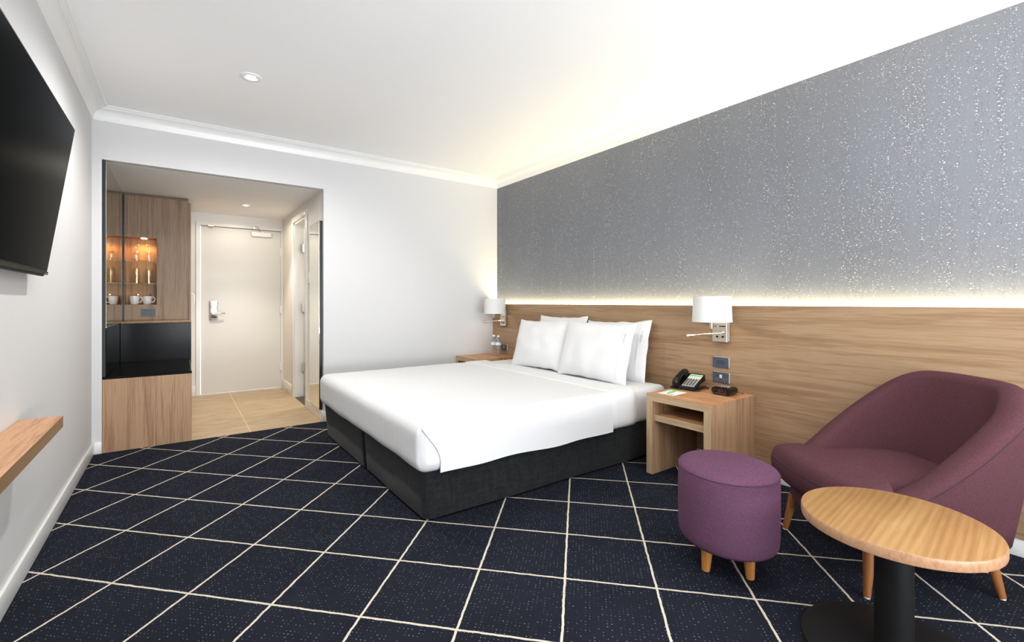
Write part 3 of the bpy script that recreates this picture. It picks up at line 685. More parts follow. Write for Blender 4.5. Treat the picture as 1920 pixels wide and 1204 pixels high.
# ------------- slate power points
def gpo(name, label, loc, wdt, hgt, axis, kind, grp):
    """plate in local coords: u across, v up, n out of the wall"""
    t = thing(name, label, 'power socket' if kind != 'switch' else 'light switch', loc, group=grp)
    def P(u, v, n):                       # axis 'x-': faces -X, u along -Y ; 'y-': faces -Y, u along +X
        return (-n, -u, v) if axis == 'x' else (u, -n, v)
    def pl(bm, u0, u1, v0, v1, n0, n1, bev=0.0015):
        s = bmesh.new(); box(s, u0, u1, v0, v1, n0, n1)
        if bev: bmesh.ops.bevel(s, geom=s.edges[:], offset=bev, segments=2, affect='EDGES')
        for v in s.verts: v.co = P(*v.co)
        merge(bm, s)
    b = bm_new(); pl(b, -wdt/2, wdt/2, -hgt/2, hgt/2, 0.0005, 0.010, 0.003); obj('mounting_plate', b, 'white', t, True, label='white plate edge', angle=40)
    b = bm_new(); pl(b, -wdt/2, wdt/2-0.0005, -hgt/2+0.0005, hgt/2-0.0005, 0.010, 0.013, 0.0012); obj('cover_plate', b, 'slate', t, label='slate blue cover plate')
    dk = simple('slate_dark', srgb(60, 67, 79), 0.35) if 'slate_dark' not in bpy.data.materials else bpy.data.materials['slate_dark']
    if kind == 'switch':
        for i in range(3):
            b = bm_new(); pl(b, -0.030+i*0.021, -0.014+i*0.021, -0.012, 0.012, 0.013, 0.015, 0.001); obj('rocker', b, dk, t)
    else:
        for s_ in (-1, 1):
            b = bm_new(); pl(b, s_*0.027-0.008, s_*0.027+0.008, hgt/2-0.030, hgt/2-0.014, 0.013, 0.015, 0.001); obj('rocker', b, dk, t)
            b = bm_new()
            for q in (-1, 1): pl(b, s_*0.027+q*0.008-0.0012, s_*0.027+q*0.008+0.0012, -0.016, -0.007, 0.0131, 0.0136, 0)
            pl(b, s_*0.027-0.0012, s_*0.027+0.0012, -hgt/2+0.005, -hgt/2+0.013, 0.0131, 0.0136, 0)
            obj('outlet_slots', b, 'grey_plate' if kind == 'usb' else 'black_plastic', t)
        if kind == 'usb':
            b = bm_new(); pl(b, -0.008, 0.008, -0.004, 0.018, 0.013, 0.0145, 0.001); u_ = obj('usb_insert', b, 'white', t, label='white usb insert')
            b = bm_new()
            for z in (0.002, 0.010): pl(b, -0.005, 0.005, z-0.001, z+0.002, 0.0145, 0.0148, 0)
            obj('usb_port', b, 'black_plastic', u_)
    return t
gpo('switch_plate', 'slate blue triple light switch above the socket by the right bedside lamp', (PX_, 1.722, 0.709), 0.115, 0.072, 'x', 'switch', None)
gpo('power_socket', 'slate blue double socket behind the alarm clock, white usb insert', (PX_, 1.720, 0.608), 0.115, 0.072, 'x', 'usb', None)
gpo('power_socket', 'slate blue socket on the panel behind the water bottles', (PX_, 4.298, 0.605), 0.115, 0.072, 'x', 'usb', None)
gpo('power_socket', 'slate blue double socket below the glassware niche', (-0.246, 5.84, 1.016), 0.112, 0.076, 'y', 'dbl', None)

# ================================================================== TALL MIRROR ON HALL WALL
t = thing('wall_mirror', 'tall narrow mirror with black frame fixed to the right wall of the hall', 'mirror', (HX1, 4.785, 0.105))
b = bm_new(); bbox(b, -0.026, -0.0005, -0.198, 0.198, 0, 1.78, 0.001, 1); obj('frame', b, 'black_edge', t)
b = bm_new(); box(b, -0.0285, -0.0262, -0.193, 0.196, 0.004, 1.776); obj('mirror_glass', b, 'mirror', t)
# light switch on the near architrave
t = thing('wall_switch', 'small white switch plate beside the bathroom doorway frame', 'light switch', (HX1, 5.125, 1.37))
b = bm_new(); bbox(b, -0.012, -0.0005, -0.036, 0.036, -0.058, 0.058, 0.003, 2); obj('plate', b, 'white', t, True, angle=40)
b = bm_new(); bbox(b, -0.017, -0.012, -0.012, 0.012, -0.02, 0.02, 0.002, 2); obj('rocker', b, 'white', t, True, angle=40)

# ================================================================== BED
bed = thing('bed', 'king bed on a charcoal velvet base with white mattress', 'bed', (1.96, 3.095, 0))
BX0, BX1, BY0, BY1 = 0.985, 2.93, 2.125, 4.065
BMID = 3.08
def bfn_factory(seed, y0, y1):
    def fn(p):
        q = Vector(p)
        s = 0.004*math.sin(q.x*7+seed)+0.003*math.sin(q.y*9+q.z*11+seed)
        if abs(q.y-y0) < 0.03: q.y += s
        if q.x < BX0+0.05: q.x += s*0.6
        # the valance tucks in slightly towards the floor
        k = 0.018*(1-q.z/0.28)
        q.x += k if q.x < 1.5 else 0
        q.y += k if q.y < BMID-0.3 else (-k if q.y > BMID+0.3 else 0)
        return q - Vector((1.96, 3.095, 0))
    return fn
for y0, y1, sd in ((BY0, BMID-0.004, 0.3), (BMID+0.004, BY1, 2.1)):
    b = bm_new(); rounded(b, (BX0, y0, 0.004), (BX1, y1, 0.285), (0.05 if sd < 1 else 0.02, 0.055 if y0 == BY0 else 0.02, 0.018), (20, 10, 3), 5, bfn_factory(sd, y0, y1))
    obj('bed_base', b, 'base_velvet', bed, True)
def mfn(p):
    q = Vector(p); q.z += 0.004*math.sin(q.x*5+1)*math.sin(q.y*4) if q.z > 0.45 else 0
    return q - Vector((1.96, 3.095, 0))
b = bm_new(); rounded(b, (0.962, 2.112, 0.262), (2.945, 4.068, 0.506), (0.055, 0.045, 0.055), (20, 20, 3), 5, mfn)
obj('mattress', b, 'linen', bed, True, label='white mattress in a fitted sheet')
# bedspread: fitted over the mattress, from the foot up to just below the pillows
import mathutils
def nz(x, y, z, s=1.0): return mathutils.noise.noise(Vector((x*s, y*s, z*s)))
def sfn(p):
    q = Vector(p)
    if q.z > 0.46: q.z += 0.003*nz(q.x, q.y, 0, 4)+0.0015*nz(q.x, q.y, 3, 14)
    drop = smoothstep(0.46, 0.27, q.z)
    if q.y < 2.15: q.y -= 0.004+0.005*nz(q.x, 0, q.z, 5)*drop+0.002*nz(q.x, 1, q.z, 20)
    if q.x < 1.0: q.x -= 0.004*nz(0, q.y, q.z, 5)*drop
    if q.z < 0.30: q.z += 0.007*nz(q.x, q.y, 0, 3)-0.002
    return q
b = bm_new(); rounded(b, (0.946, 2.100, 0.268), (2.565, 4.080, 0.517), (0.065, 0.050, 0.060), (48, 44, 6), 6, sfn)
bmesh.ops.delete(b, geom=[f for f in b.faces if all(v.co.z < 0.2735+0.012 and v.co.z < 0.29 for v in f.verts) and f.calc_center_median().x > 1.02 and 2.16 < f.calc_center_median().y < 4.02], context='FACES')
bs = tag(obj('bedspread', b, 'linen_stripe', None, True), 'white striped bedspread tucked over the mattress', 'bedspread')
# turned back plain band near the pillows
b = bm_new()
def band_fn(p):
    q = sfn(p); q.z += 0.0; return q
rounded(b, (2.330, 2.096, 0.262), (2.572, 4.084, 0.521), (0.010, 0.052, 0.060), (6, 40, 6), 6, band_fn)
obj('turned_sheet_band', b, 'linen', bs, True, label='plain white sheet turned back over the bedspread')
# folded corner flap on the long side
b = bm_new(); rows = []
for i in range(15):
    t_ = i/14; z = 0.500-0.232*t_
    xs = 0.965+0.098*math.sin(min(1, t_*1.25)*PI/2)**1.3
    yo = 2.100+0.050*(1-math.sqrt(max(0, 1-max(0, (z-0.457)/0.060)**2))) - 0.010
    row = []
    for k in range(30):
        u = k/29; x = xs+(2.325-xs)*u**1.25
        row.append(Vector((x, yo+0.003*nz(x, 4, z, 6)-0.002*(k == 0), z-(0.010*nz(x, 2, 0, 3)+0.006)*smoothstep(0.7, 1, t_))))
    rows.append(row)
for off, flip in ((0.0, False), (0.006, True)):
    vv = [[b.verts.new(p+Vector((0, off, 0))) for p in r] for r in rows]
    for i in range(14):
        for k in range(29): b.faces.new((vv[i][k], vv[i][k+1], vv[i+1][k+1], vv[i+1][k]))
    if not flip: va = vv
for k in range(29): b.faces.new((va[14][k], va[14][k+1], vv[14][k+1], vv[14][k])); b.faces.new((va[0][k], va[0][k+1], vv[0][k+1], vv[0][k]))
for i in range(14): b.faces.new((va[i][0], va[i+1][0], vv[i+1][0], vv[i][0])); b.faces.new((va[i][29], va[i+1][29], vv[i+1][29], vv[i][29]))
obj('corner_fold', b, 'linen', bs, True, angle=50)

# ------------- pillows: local x = width, y = height, z = thickness
def pillow_mesh(seed, wdt, hgt, thk, ears=1.0):
    b = bm_new(); n = 36; m = 28; rnd = random.Random(seed); ph = [rnd.uniform(0, 6) for _ in range(6)]
    def P(s, t_, side):
        ex = 1-0.055*(1-s*s)**0.8*0; 
        x = wdt/2*s*(1-0.045*(1-abs(t_)**3)*ears); y = hgt/2*t_*(1-0.075*(1-abs(s)**3.0)*ears)
        f = max(0, (1-abs(s)**2.6))**0.62*max(0, (1-abs(t_)**2.6))**0.62
        z = thk/2*f
        edge = (1-f)
        wr = 0.010*nz(s*2+ph[0], t_*2+ph[1], side*3+seed, 1.3)+0.004*nz(s*6+ph[2], t_*6, side*3, 1.0)*edge
        z += wr*(0.3+f)*(1 if f > 0.02 else 0)
        x += 0.006*nz(t_*3, ph[3], 0)*abs(s); y += 0.010*nz(s*3+ph[4], 0, 1)*abs(t_)
        sag = -0.012*(1-t_)*0.5
        return Vector((x, y+sag*0, side*z))
    g = {}
    for side in (1, -1):
        for i in range(n+1):
            for j in range(m+1):
                s = math.sin((i/n*2-1)*PI/2); t_ = math.sin((j/m*2-1)*PI/2)
                if side == -1 and (i in (0, n) or j in (0, m)): g[(i, j, -1)] = g[(i, j, 1)]; continue
                g[(i, j, side)] = b.verts.new(P(s, t_, side))
        for i in range(n):
            for j in range(m):
                f = [g[(i, j, side)], g[(i+1, j, side)], g[(i+1, j+1, side)], g[(i, j+1, side)]]
                if len(set(f)) == 4: b.faces.new(f if side == 1 else f[::-1])
    return b
def pillow(seed, cx, cy, cz, wdt, hgt, thk, lean, yawd, rolld, label, mark):
    # local x -> -Y (towards the viewer), local y -> up/leaning to +X, local z -> facing -X
    R = Matrix(((0, math.sin(lean), -math.cos(lean)), (-1, 0, 0), (0, math.cos(lean), math.sin(lean))))
    R = Matrix.Rotation(yawd, 3, 'Z') @ R @ Matrix.Rotation(rolld, 3, 'Z')
    b = pillow_mesh(seed, wdt, hgt, thk)
    for v in b.verts: v.co = R @ v.co
    t = thing('pillow', label, 'pillow', (cx, cy, cz), group='pillows on the bed')
    o = obj('pillowcase', b, 'linen', t, True)
    if not mark: return t
    # flange seam near the open end
    b = bm_new(); pts = []
    for k in range(21):
        tt = -0.86+1.72*k/20; s = 0.80
        f = (1-abs(s)**2.6)**0.62*(1-abs(tt)**2.6)**0.62
        pts.append(R @ Vector((wdt/2*s*(1-0.045*(1-abs(tt)**3)), hgt/2*tt*(1-0.075*(1-s**3)), thk/2*f+0.002)))
    tube(b, pts, 0.0022, 6); obj('hem_seam', b, 'linen', t, True)
    if True:
        b = bm_new(); rnd = random.Random(seed+5)
        for k in range(7):
            v0 = 0.62-0.055*k; s = 0.86+0.015*rnd.random()
            def S(ds, dt):
                ss, tt = s+ds, v0+dt
                f = (1-abs(ss)**2.6)**0.62*(1-abs(tt)**2.6)**0.62
                return R @ Vector((wdt/2*ss*(1-0.045*(1-abs(tt)**3)), hgt/2*tt*(1-0.075*(1-ss**3)), thk/2*f+0.003))
            pts = [S(0.03*math.cos(a)*0.8, 0.022*math.sin(a)) for a in [rnd.uniform(0, 2)+j*0.8 for j in range(5)]]
            tube(b, pts, 0.0011, 5)
        obj('embroidery', b, 'thread', t, True, label='faint grey stitched lettering')
    return t
pillow(1, 2.888, 3.27, 0.748, 0.66, 0.50, 0.13, math.radians(14), 0.00, 0.0, 'back left white pillow, mostly hidden, touching the timber panel', False)
pillow(2, 2.888, 2.585, 0.726, 0.68, 0.50, 0.13, math.radians(13), 0.00, 0.035, 'back right white pillow poking out beside the bedside table lamp', True)
pillow(3, 2.725, 3.345, 0.728, 0.72, 0.47, 0.15, math.radians(17), 0.03, 0.02, 'front left white pillow nearest the water bottles', False)
pillow(4, 2.705, 2.63, 0.730, 0.74, 0.48, 0.15, math.radians(16), 0.02, -0.01, 'front right white pillow with stitched corner lettering', True)

# ================================================================== BEDSIDE TABLES
def bedside(name, y0, y1, label, loc, shelfside=True):
    t = thing(name, label, 'bedside table', loc)
    D0, D1 = 0.0, PX_-2.492-0.001; Wd = y1-y0; h = 0.522; th = 0.047
    b = bm_new(); bbox(b, D0, D1, 0, Wd, h-th, h, 0.001, 1)
    for f in b.faces:
        f.normal_update(); f.material_index = 0 if f.normal.z > 0.5 else (1 if f.normal.x < -0.5 else 2)
    obj('top', b, ['wood_top', 'wood_edge', 'wood_v'], t)
    for ya, yb in ((0, th), (Wd-th, Wd)):
        b = bm_new(); bbox(b, D0, D1, ya, yb, 0, h-th, 0.001, 1)
        for f in b.faces:
            f.normal_update(); f.material_index = 1 if f.normal.x < -0.5 else 0
        obj('side_panel', b, ['wood_v', 'wood_edge_v'], t)
    b = bm_new(); bbox(b, D0+0.022, D1-0.02, th, Wd-th, 0.345, 0.385, 0.001, 1)
    for f in b.faces:
        f.normal_update(); f.material_index = 1 if f.normal.x < -0.5 else 0
    obj('shelf', b, ['wood_top', 'wood_edge'], t)
    b = bm_new(); box(b, D1-0.02, D1-0.004, th, Wd-th, 0.345, h-th); obj('back_panel', b, 'wood_v', t)
    return t
M['wood_edge_v'] = wood('timber_laminate_edge_vertical', 2, srgb(150, 122, 92), srgb(172, 144, 112), srgb(186, 160, 128), across=14, along=0.6, fine=0.2)
bedside('bedside_table', 1.499, 1.954, 'timber bedside table with open shelf, holding the telephone and clock', (2.492, 1.499, 0))
bedside('bedside_table', 4.085, 4.530, 'timber bedside table in the far corner holding the water bottles', (2.492, 4.085, 0))

# ================================================================== WALL LAMPS
def sconce(y, label, tipdy, energy):
    t = thing('wall_lamp', label, 'lamp', (PX_, y, 1.0), group='bedside wall lamps')
    b = bm_new(); bbox(b, -0.006, -0.0005, -0.052+0.014, 0.052+0.014, -0.145, 0.02, 0.001, 1); bbox(b, -0.030, -0.012, -0.052+0.014, 0.052+0.014, -0.150, 0.02, 0.0015, 1)
    pl = obj('back_plate', b, 'satin', t, label='satin chrome back plate')
    b = bm_new(); box(b, -0.012, -0.006, -0.040+0.014, 0.040+0.014, -0.14, 0.01); obj('plate_spacer', b, 'black_plastic', pl)
    for dy in (-0.024, 0.024):
        b = bm_new(); box(b, -0.0315, -0.0300, dy-0.013+0.010, dy+0.016+0.010, -0.048, -0.040); obj('slot', b, 'black_plastic', pl)
    for dy in (-0.020, 0.020):
        b = bm_new(); tube(b, [(-0.030, dy+0.010, -0.115), (-0.036, dy+0.010, -0.115)], 0.007, 12); obj('switch_button', b, 'black_plastic', pl)
    b = bm_new(); box(b, -0.157, -0.030, -0.004, 0.004, -0.047, -0.037); bbox(b, -0.159, -0.141, -0.009, 0.009, -0.056, 0.0, 0.001, 1); tube(b, [(-0.15, 0, 0.0), (-0.15, 0, 0.06)], 0.006, 10)
    obj('arm', b, 'chrome', t)
    b = bm_new()
    lathe(b, [(0.123, -0.012), (0.116, 0.155), (0.1145, 0.155), (0.1215, -0.012), (0.123, -0.012)], c=(-0.15+0.006, 0), seg=56)
    sh = obj('shade', b, 'shade', t, True, angle=50, label='white drum shade')
    b = bm_new(); tube(b, [(-0.144+0.114*math.cos(a), 0.114*math.sin(a), 0.150) for a in [2*PI*k/32 for k in range(32)]], 0.0015, 6, closed=True)
    for a in (0, 2.1, 4.2): tube(b, [(-0.144, 0, 0.145), (-0.144+0.113*math.cos(a), 0.113*math.sin(a), 0.150)], 0.0015, 6)
    obj('shade_ring', b, 'chrome', sh)
    b = bm_new(); lathe(b, [(0, 0.065), (0.018, 0.067), (0.026, 0.09), (0.020, 0.115), (0, 0.125)], c=(-0.144, 0), seg=20); obj('bulb', b, 'dl_white', t, True)
    b = bm_new()
    pts = [(-0.034, -0.014, -0.088), (-0.045, 0.0, -0.090), (-0.08, 0.035, -0.094), (-0.12, 0.08, -0.098), (-0.155, 0.125, -0.106)]
    tube(b, pts, 0.0042, 10); tube(b, [(-0.030, -0.018, -0.087), (-0.042, -0.012, -0.088)], 0.008, 12)
    g = obj('reading_light_stem', b, 'chrome', t, True, angle=60)
    b = bm_new(); tube(b, [(-0.150, 0.118, -0.104), (-0.158, 0.130, -0.107), (-0.170, 0.146, -0.110), (-0.182, 0.162, -0.113)], [0.005, 0.010, 0.013, 0.013], 16); obj('reading_light_head', b, 'chrome', t, True, angle=60)
    l = add_light('wall_lamp_bulb', 'POINT', (-0.144, 0, 0.075), (0, 0, 0), energy, (1, 0.86, 0.62), shadow_soft_size=0.03); l.parent = t
    return t
sconce(1.705, 'white drum shade wall lamp above the telephone, right of the bed', 0, 1.6)
sconce(4.285, 'white drum shade wall lamp in the far corner, left of the bed', 0, 1.6)

# ================================================================== THINGS ON THE BEDSIDE TABLES
TZ = 0.5225
# telephone
ph = thing('telephone', 'black desk telephone with green and grey faceplate and side handset', 'telephone', (2.80, 1.875, TZ), math.radians(8))
b = bm_new()
def wedge(bm, x0, x1, y0, y1, z0a, z0b, z1a, z1b, bev):
    s = bmesh.new(); vs_ = box(s, x0, x1, y0, y1, 0, 1)
    for v in s.verts:
        k = (v.co.x-x0)/(x1-x0); v.co.z = (z0a+(z0b-z0a)*k) if v.co.z < 0.5 else (z1a+(z1b-z1a)*k)
    bmesh.ops.bevel(s, geom=s.edges[:], offset=bev, segments=3, affect='EDGES'); merge(bm, s)
bbox(b, -0.03, 0.15, -0.085, 0.095, 0, 0.014, 0.006, 3); wedge(b, -0.025, 0.145, -0.078, 0.088, 0.012, 0.05, 0.022, 0.095, 0.005)
obj('phone_base', b, 'black_plastic', ph, True, angle=35)
def ontop(x): return 0.022+(0.095-0.022)*(x+0.025)/0.170
def slab(bm, x0, x1, y0, y1, h0, h1, mi=0):
    s = bmesh.new(); box(s, x0, x1, y0, y1, 0, 1)
    for v in s.verts: v.co.z = ontop(v.co.x)+(h1 if v.co.z > 0.5 else h0)
    for f in s.faces: f.material_index = mi
    merge(bm, s)
b = bm_new(); slab(b, -0.014, 0.075, -0.070, 0.018, -0.001, 0.0012, 0); slab(b, 0.075, 0.128, -0.070, 0.018, -0.001, 0.0013, 1); slab(b, 0.105, 0.122, -0.069, 0.017, 0.001, 0.0017, 2)
fp = obj('faceplate', b, ['grey_plate', 'paper', 'green'], ph, label='grey and white faceplate with a green stripe')
for r in range(5):
    for c in range(4):
        b = bm_new(); x, y = 0.002+r*0.0155, -0.058+c*0.020; slab(b, x, x+0.007, y, y+0.011, 0.001, 0.003); obj('key', b, 'black_plastic', fp)
for r in range(2):
    for c in range(5):
        b = bm_new(); x, y = 0.080+r*0.012, -0.062+c*0.016; slab(b, x, x+0.004, y, y+0.006, 0.001, 0.0028); obj('key', b, 'black_plastic', fp)
b = bm_new(); slab(b, -0.012, -0.003, -0.040, -0.012, 0.001, 0.003); obj('key', b, 'steel', fp)
b = bm_new(); tube(b, [(-0.040, 0.055, 0.034), (-0.034, 0.055, 0.038), (-0.015, 0.056, 0.052), (0.01, 0.057, 0.069), (0.04, 0.057, 0.084), (0.075, 0.057, 0.097), (0.108, 0.057, 0.103), (0.135, 0.057, 0.102), (0.143, 0.057, 0.100)], [0.010, 0.020, 0.024, 0.021, 0.019, 0.020, 0.023, 0.020, 0.010], 20)
for x, z in ((-0.018, 0.036), (0.118, 0.086)): tube(b, [(x-0.004, 0.056, z+0.014), (x+0.004, 0.056, z-0.012)], [0.024, 0.026], 16)
obj('handset', b, 'black_plastic', ph, True, angle=60)
b = bm_new(); pts = []
for k in range(180):
    u = k/179; a = u*2*PI*26
    cx_ = -0.042+0.19*smoothstep(0.45, 1.0, u)*0.9; cy_ = 0.060-0.165*smoothstep(0.0, 0.55, u)
    pts.append((cx_+0.005*math.cos(a)*0.7, cy_+0.004*math.cos(a), 0.0075+0.005*math.sin(a)))
tube(b, pts, 0.0013, 6); obj('coiled_cord', b, 'black_plastic', ph, True)
# clock radio
ck = thing('clock_radio', 'small black alarm clock with red digits on the bedside table edge', 'clock', (2.868, 1.628, TZ), math.radians(4))
b = bm_new()
s = bmesh.new(); loops = []
for x_, g_ in ((-0.054, -0.006), (-0.0575, -0.002), (-0.058, 0.0), (-0.040, 0.001), (0.030, 0.0), (0.052, -0.003), (0.058, -0.009)):
    lp = []
    hw_, hz_, rc = 0.062+g_, 0.0245+g_*0.5, 0.020+g_*0.5
    for qx, qz, a0 in ((1, 1, 0), (-1, 1, PI/2), (-1, -1, PI), (1, -1, 1.5*PI)):
        for k in range(7):
            a_ = a0+PI/2*k/6; lp.append(s.verts.new((x_, qx*(hw_-rc*1.3)+rc*1.3*math.cos(a_), 0.0252+qz*(hz_-rc)+rc*math.sin(a_))))
    loops.append(lp)
for A_, B2 in zip(loops, loops[1:]):
    for k in range(28): s.faces.new((A_[k], A_[(k+1) % 28], B2[(k+1) % 28], B2[k]))
s.faces.new(loops[0]); s.faces.new(loops[-1][::-1])
merge(b, s); obj('clock_case', b, 'black_plastic', ck, True, angle=30)
SEG = {'0': 'abcdef', '1': 'bc', '4': 'bcfg'}
def digit(bm, ch, y0, z0, w_=0.011, h_=0.018, th=0.0022):
    X0, X1 = -0.0592, -0.0586
    R_ = {'a': (0, w_, h_-th, h_), 'd': (0, w_, 0, th), 'g': (0, w_, h_/2-th/2, h_/2+th/2), 'f': (0, th, h_/2, h_), 'e': (0, th, 0, h_/2), 'b': (w_-th, w_, h_/2, h_), 'c': (w_-th, w_, 0, h_/2)}
    for s_ in SEG[ch]:
        a0, a1, c0, c1 = R_[s_]; box(bm, X0, X1, y0-a1, y0-a0, z0+c0, z0+c1)
b = bm_new(); y = 0.026
for ch in '10': digit(b, ch, y, 0.018); y -= 0.0145
box(b, -0.0592, -0.0586, y-0.0005, y+0.0018, 0.022, 0.0245); box(b, -0.0592, -0.0586, y-0.0005, y+0.0018, 0.030, 0.0325); y -= 0.003
for ch in '41': digit(b, ch, y, 0.018); y -= 0.0145
obj('digits', b, 'red_led', ck, label='red display reading 10:41')
b = bm_new()
for k in range(13): box(b, -0.0590, -0.0582, 0.040-k*0.0058-0.003, 0.040-k*0.0058, 0.0105, 0.0125)
for z in (0.034, 0.024): box(b, -0.0590, -0.0582, 0.044, 0.047, z, z+0.002)
obj('scale_marks', b, 'grey_print', ck)
b = bm_new()
for k in range(4): bbox(b, -0.03+0.0*k, -0.016, 0.035-k*0.02-0.012, 0.035-k*0.02, 0.049, 0.0525, 0.001)
bbox(b, -0.006, 0.02, -0.03, 0.03, 0.049, 0.0525, 0.001)
obj('top_buttons', b, 'grey_plate', ck)
b = bm_new(); tube(b, [(0.045, -0.060, 0.014), (0.06, -0.075, 0.010), (0.075, -0.079, 0.006), (0.095, -0.074, 0.003), (0.112, -0.060, 0.002)], 0.0016, 6); obj('power_cord', b, 'black_plastic', ck, True)
# card and pen
cdn = thing('note_card', 'white note card printed green beside the telephone', 'card', (2.622, 1.850, TZ+0.0004), math.radians(4))
b = bm_new(); box(b, -0.080, 0.080, -0.060, 0.060, 0, 0.0012); obj('sheet', b, 'paper', cdn)
b = bm_new(); box(b, -0.050, -0.042, -0.046, -0.006, 0.0012, 0.0016)
for k in range(3): box(b, -0.060-k*0.006, -0.058-k*0.006, -0.050+0.004*k, -0.010, 0.0012, 0.0015)
obj('printed_text', b, 'grey_print', cdn)
b = bm_new(); pts = [(-0.030, 0.052), (-0.012, 0.050), (0.002, 0.030), (0.020, 0.0), (0.050, -0.042), (0.058, -0.050), (0.040, -0.044), (0.010, -0.012), (-0.010, 0.018)]
b.free()
PENLOC, PENROT = (2.628, 1.856, TZ+0.0068), math.radians(9)
pn = thing('pen', 'bright green pen lying across the white note card', 'pen', PENLOC, PENROT)
b = bm_new(); tube(b, [(-0.066, 0, 0), (-0.055, 0, 0), (0.055, 0, 0), (0.060, 0, 0)], [0.0015, 0.0046, 0.0046, 0.003], 12); obj('barrel', b, 'green', pn, True, angle=50)
b = bm_new(); box(b, 0.020, 0.056, -0.001, 0.001, 0.0046, 0.0066); obj('clip', b, 'green', pn)
# water bottles
wb = thing('water_bottle', 'clear plastic water bottle with blue label, the nearer of the pair', 'bottle', (2.865, 4.245, 0.5225), math.radians(20), 'water bottles on the far bedside table')
pr = [(0, 0.004), (0.020, 0.002), (0.029, 0.0), (0.032, 0.008)]
for k in range(7):
    z = 0.018+k*0.015; pr += [(0.0322, z-0.004), (0.0305, z), (0.0322, z+0.004)]
pr += [(0.0322, 0.128), (0.0315, 0.130), (0.0315, 0.165), (0.0322, 0.168), (0.030, 0.180), (0.022, 0.198), (0.013, 0.208), (0.0125, 0.214)]
b = bm_new(); lathe(b, pr+[(0, 0.214)], seg=28); obj('bottle_body', b, 'pet', wb, True)
b = bm_new(); lathe(b, [(0.0326, 0.118), (0.0326, 0.150)], seg=28); lathe(b, [(0.0326, 0.150), (0.0326, 0.164)], seg=28, mi=1)
for a0 in (2.4, 4.4):
    for k in range(4):
        a = a0+k*0.12; quad(b, [(0.0329*math.cos(a), 0.0329*math.sin(a), 0.136), (0.0329*math.cos(a+0.12), 0.0329*math.sin(a+0.12), 0.136), (0.0329*math.cos(a+0.12), 0.0329*math.sin(a+0.12), 0.146), (0.0329*math.cos(a), 0.0329*math.sin(a), 0.146)], 1 if k % 2 else 2)
obj('label_wrap', b, ['paper', 'cap_blue', 'yellow'], wb, True, label='white and blue wrap label')
b = bm_new(); lathe(b, [(0.0135, 0.208), (0.0145, 0.210), (0.0145, 0.224), (0.013, 0.226), (0, 0.226)], seg=24); obj('cap', b, 'white', wb, True, angle=50)
dup(wb, (2.860, 4.325, 0.5225), 'clear plastic water bottle with blue label, the one nearer the corner', math.radians(75))

# ================================================================== OTTOMAN
ot = thing('ottoman', 'purple fabric drum footstool on short beech legs', 'footstool', (1.897, 1.068, 0))
er = math.radians(53)
b = bm_new()
pr = [(0, 0.118), (0.150, 0.118), (0.188, 0.122), (0.196, 0.135), (0.199, 0.17), (0.200, 0.30), (0.199, 0.408), (0.1955, 0.418), (0.191, 0.424), (0.165, 0.432), (0.10, 0.438), (0, 0.440)]
lathe(b, pr, seg=72, sx=1.07, sy=0.975, rot=er); obj('upholstered_drum', b, 'stool', ot, True)
b = bm_new(); pts = []
for k in range(72):
    a = 2*PI*k/72; x, y = 0.1975*1.07*math.cos(a), 0.1975*0.975*math.sin(a); pts.append((x*math.cos(er)-y*math.sin(er), x*math.sin(er)+y*math.cos(er), 0.416))
tube(b, pts, 0.0022, 6, closed=True); obj('seam_piping', b, 'stool_seam', ot, True)
def taper_leg(parent, foot, top, r0, r1, mat, mat_foot=None):
    b = bm_new(); f = Vector(foot); t_ = Vector(top)
    tube(b, [f, f+(t_-f)*0.04, f+(t_-f)*0.5, t_], [r0*0.92, r0, (r0+r1)/2, r1], 20); o = obj('leg', b, mat, parent, True, angle=50)
    if mat_foot:
        c = bm_new(); tube(c, [f-Vector((0, 0, 0.004)), f+Vector((0, 0, 0.004))], r0*0.8, 14); obj('glide', c, mat_foot, o)
for fx, fy in ((1.784, 1.096), (1.876, 0.958), (1.925, 1.192), (2.015, 1.052)):
    dx, dy = fx-1.897, fy-1.068; taper_leg(ot, (dx, dy, 0.0), (dx*0.93, dy*0.93, 0.13), 0.0165, 0.026, 'leg')

# ================================================================== ARMCHAIR
CC = Vector((2.492, 0.722, 0)); UA = Vector((0.591, 0.807, 0)).normalized(); BA = Vector((0.807, -0.591, 0)).normalized()
ch = thing('armchair', 'low plum fabric tub armchair with splayed timber legs', 'armchair', CC)
def cl_(u, v, z): return UA*u+BA*v+Vector((0, 0, z))
def catmull(P, t):
    n = len(P)-1; x = min(max(t, 0), 1)*n; i = min(int(x), n-1); f = x-i
    p0, p1, p2, p3 = P[max(i-1, 0)], P[i], P[i+1], P[min(i+2, n)]
    return tuple(0.5*((2*b_)+(-a_+c_)*f+(2*a_-5*b_+4*c_-d_)*f*f+(-a_+3*b_-3*c_+d_)*f**3) for a_, b_, c_, d_ in zip(p0, p1, p2, p3))
TOP = [(0, 0.462, 0.792), (0.14, 0.455, 0.790), (0.245, 0.412, 0.778), (0.325, 0.325, 0.728), (0.358, 0.19, 0.630), (0.362, 0.05, 0.522), (0.345, -0.07, 0.432), (0.318, -0.165, 0.372)]
BOT = [(0, 0.395, 0.178), (0.13, 0.388, 0.178), (0.225, 0.358, 0.178), (0.290, 0.265, 0.178), (0.302, 0.13, 0.172), (0.296, 0.0, 0.158), (0.282, -0.11, 0.162), (0.262, -0.19, 0.165)]
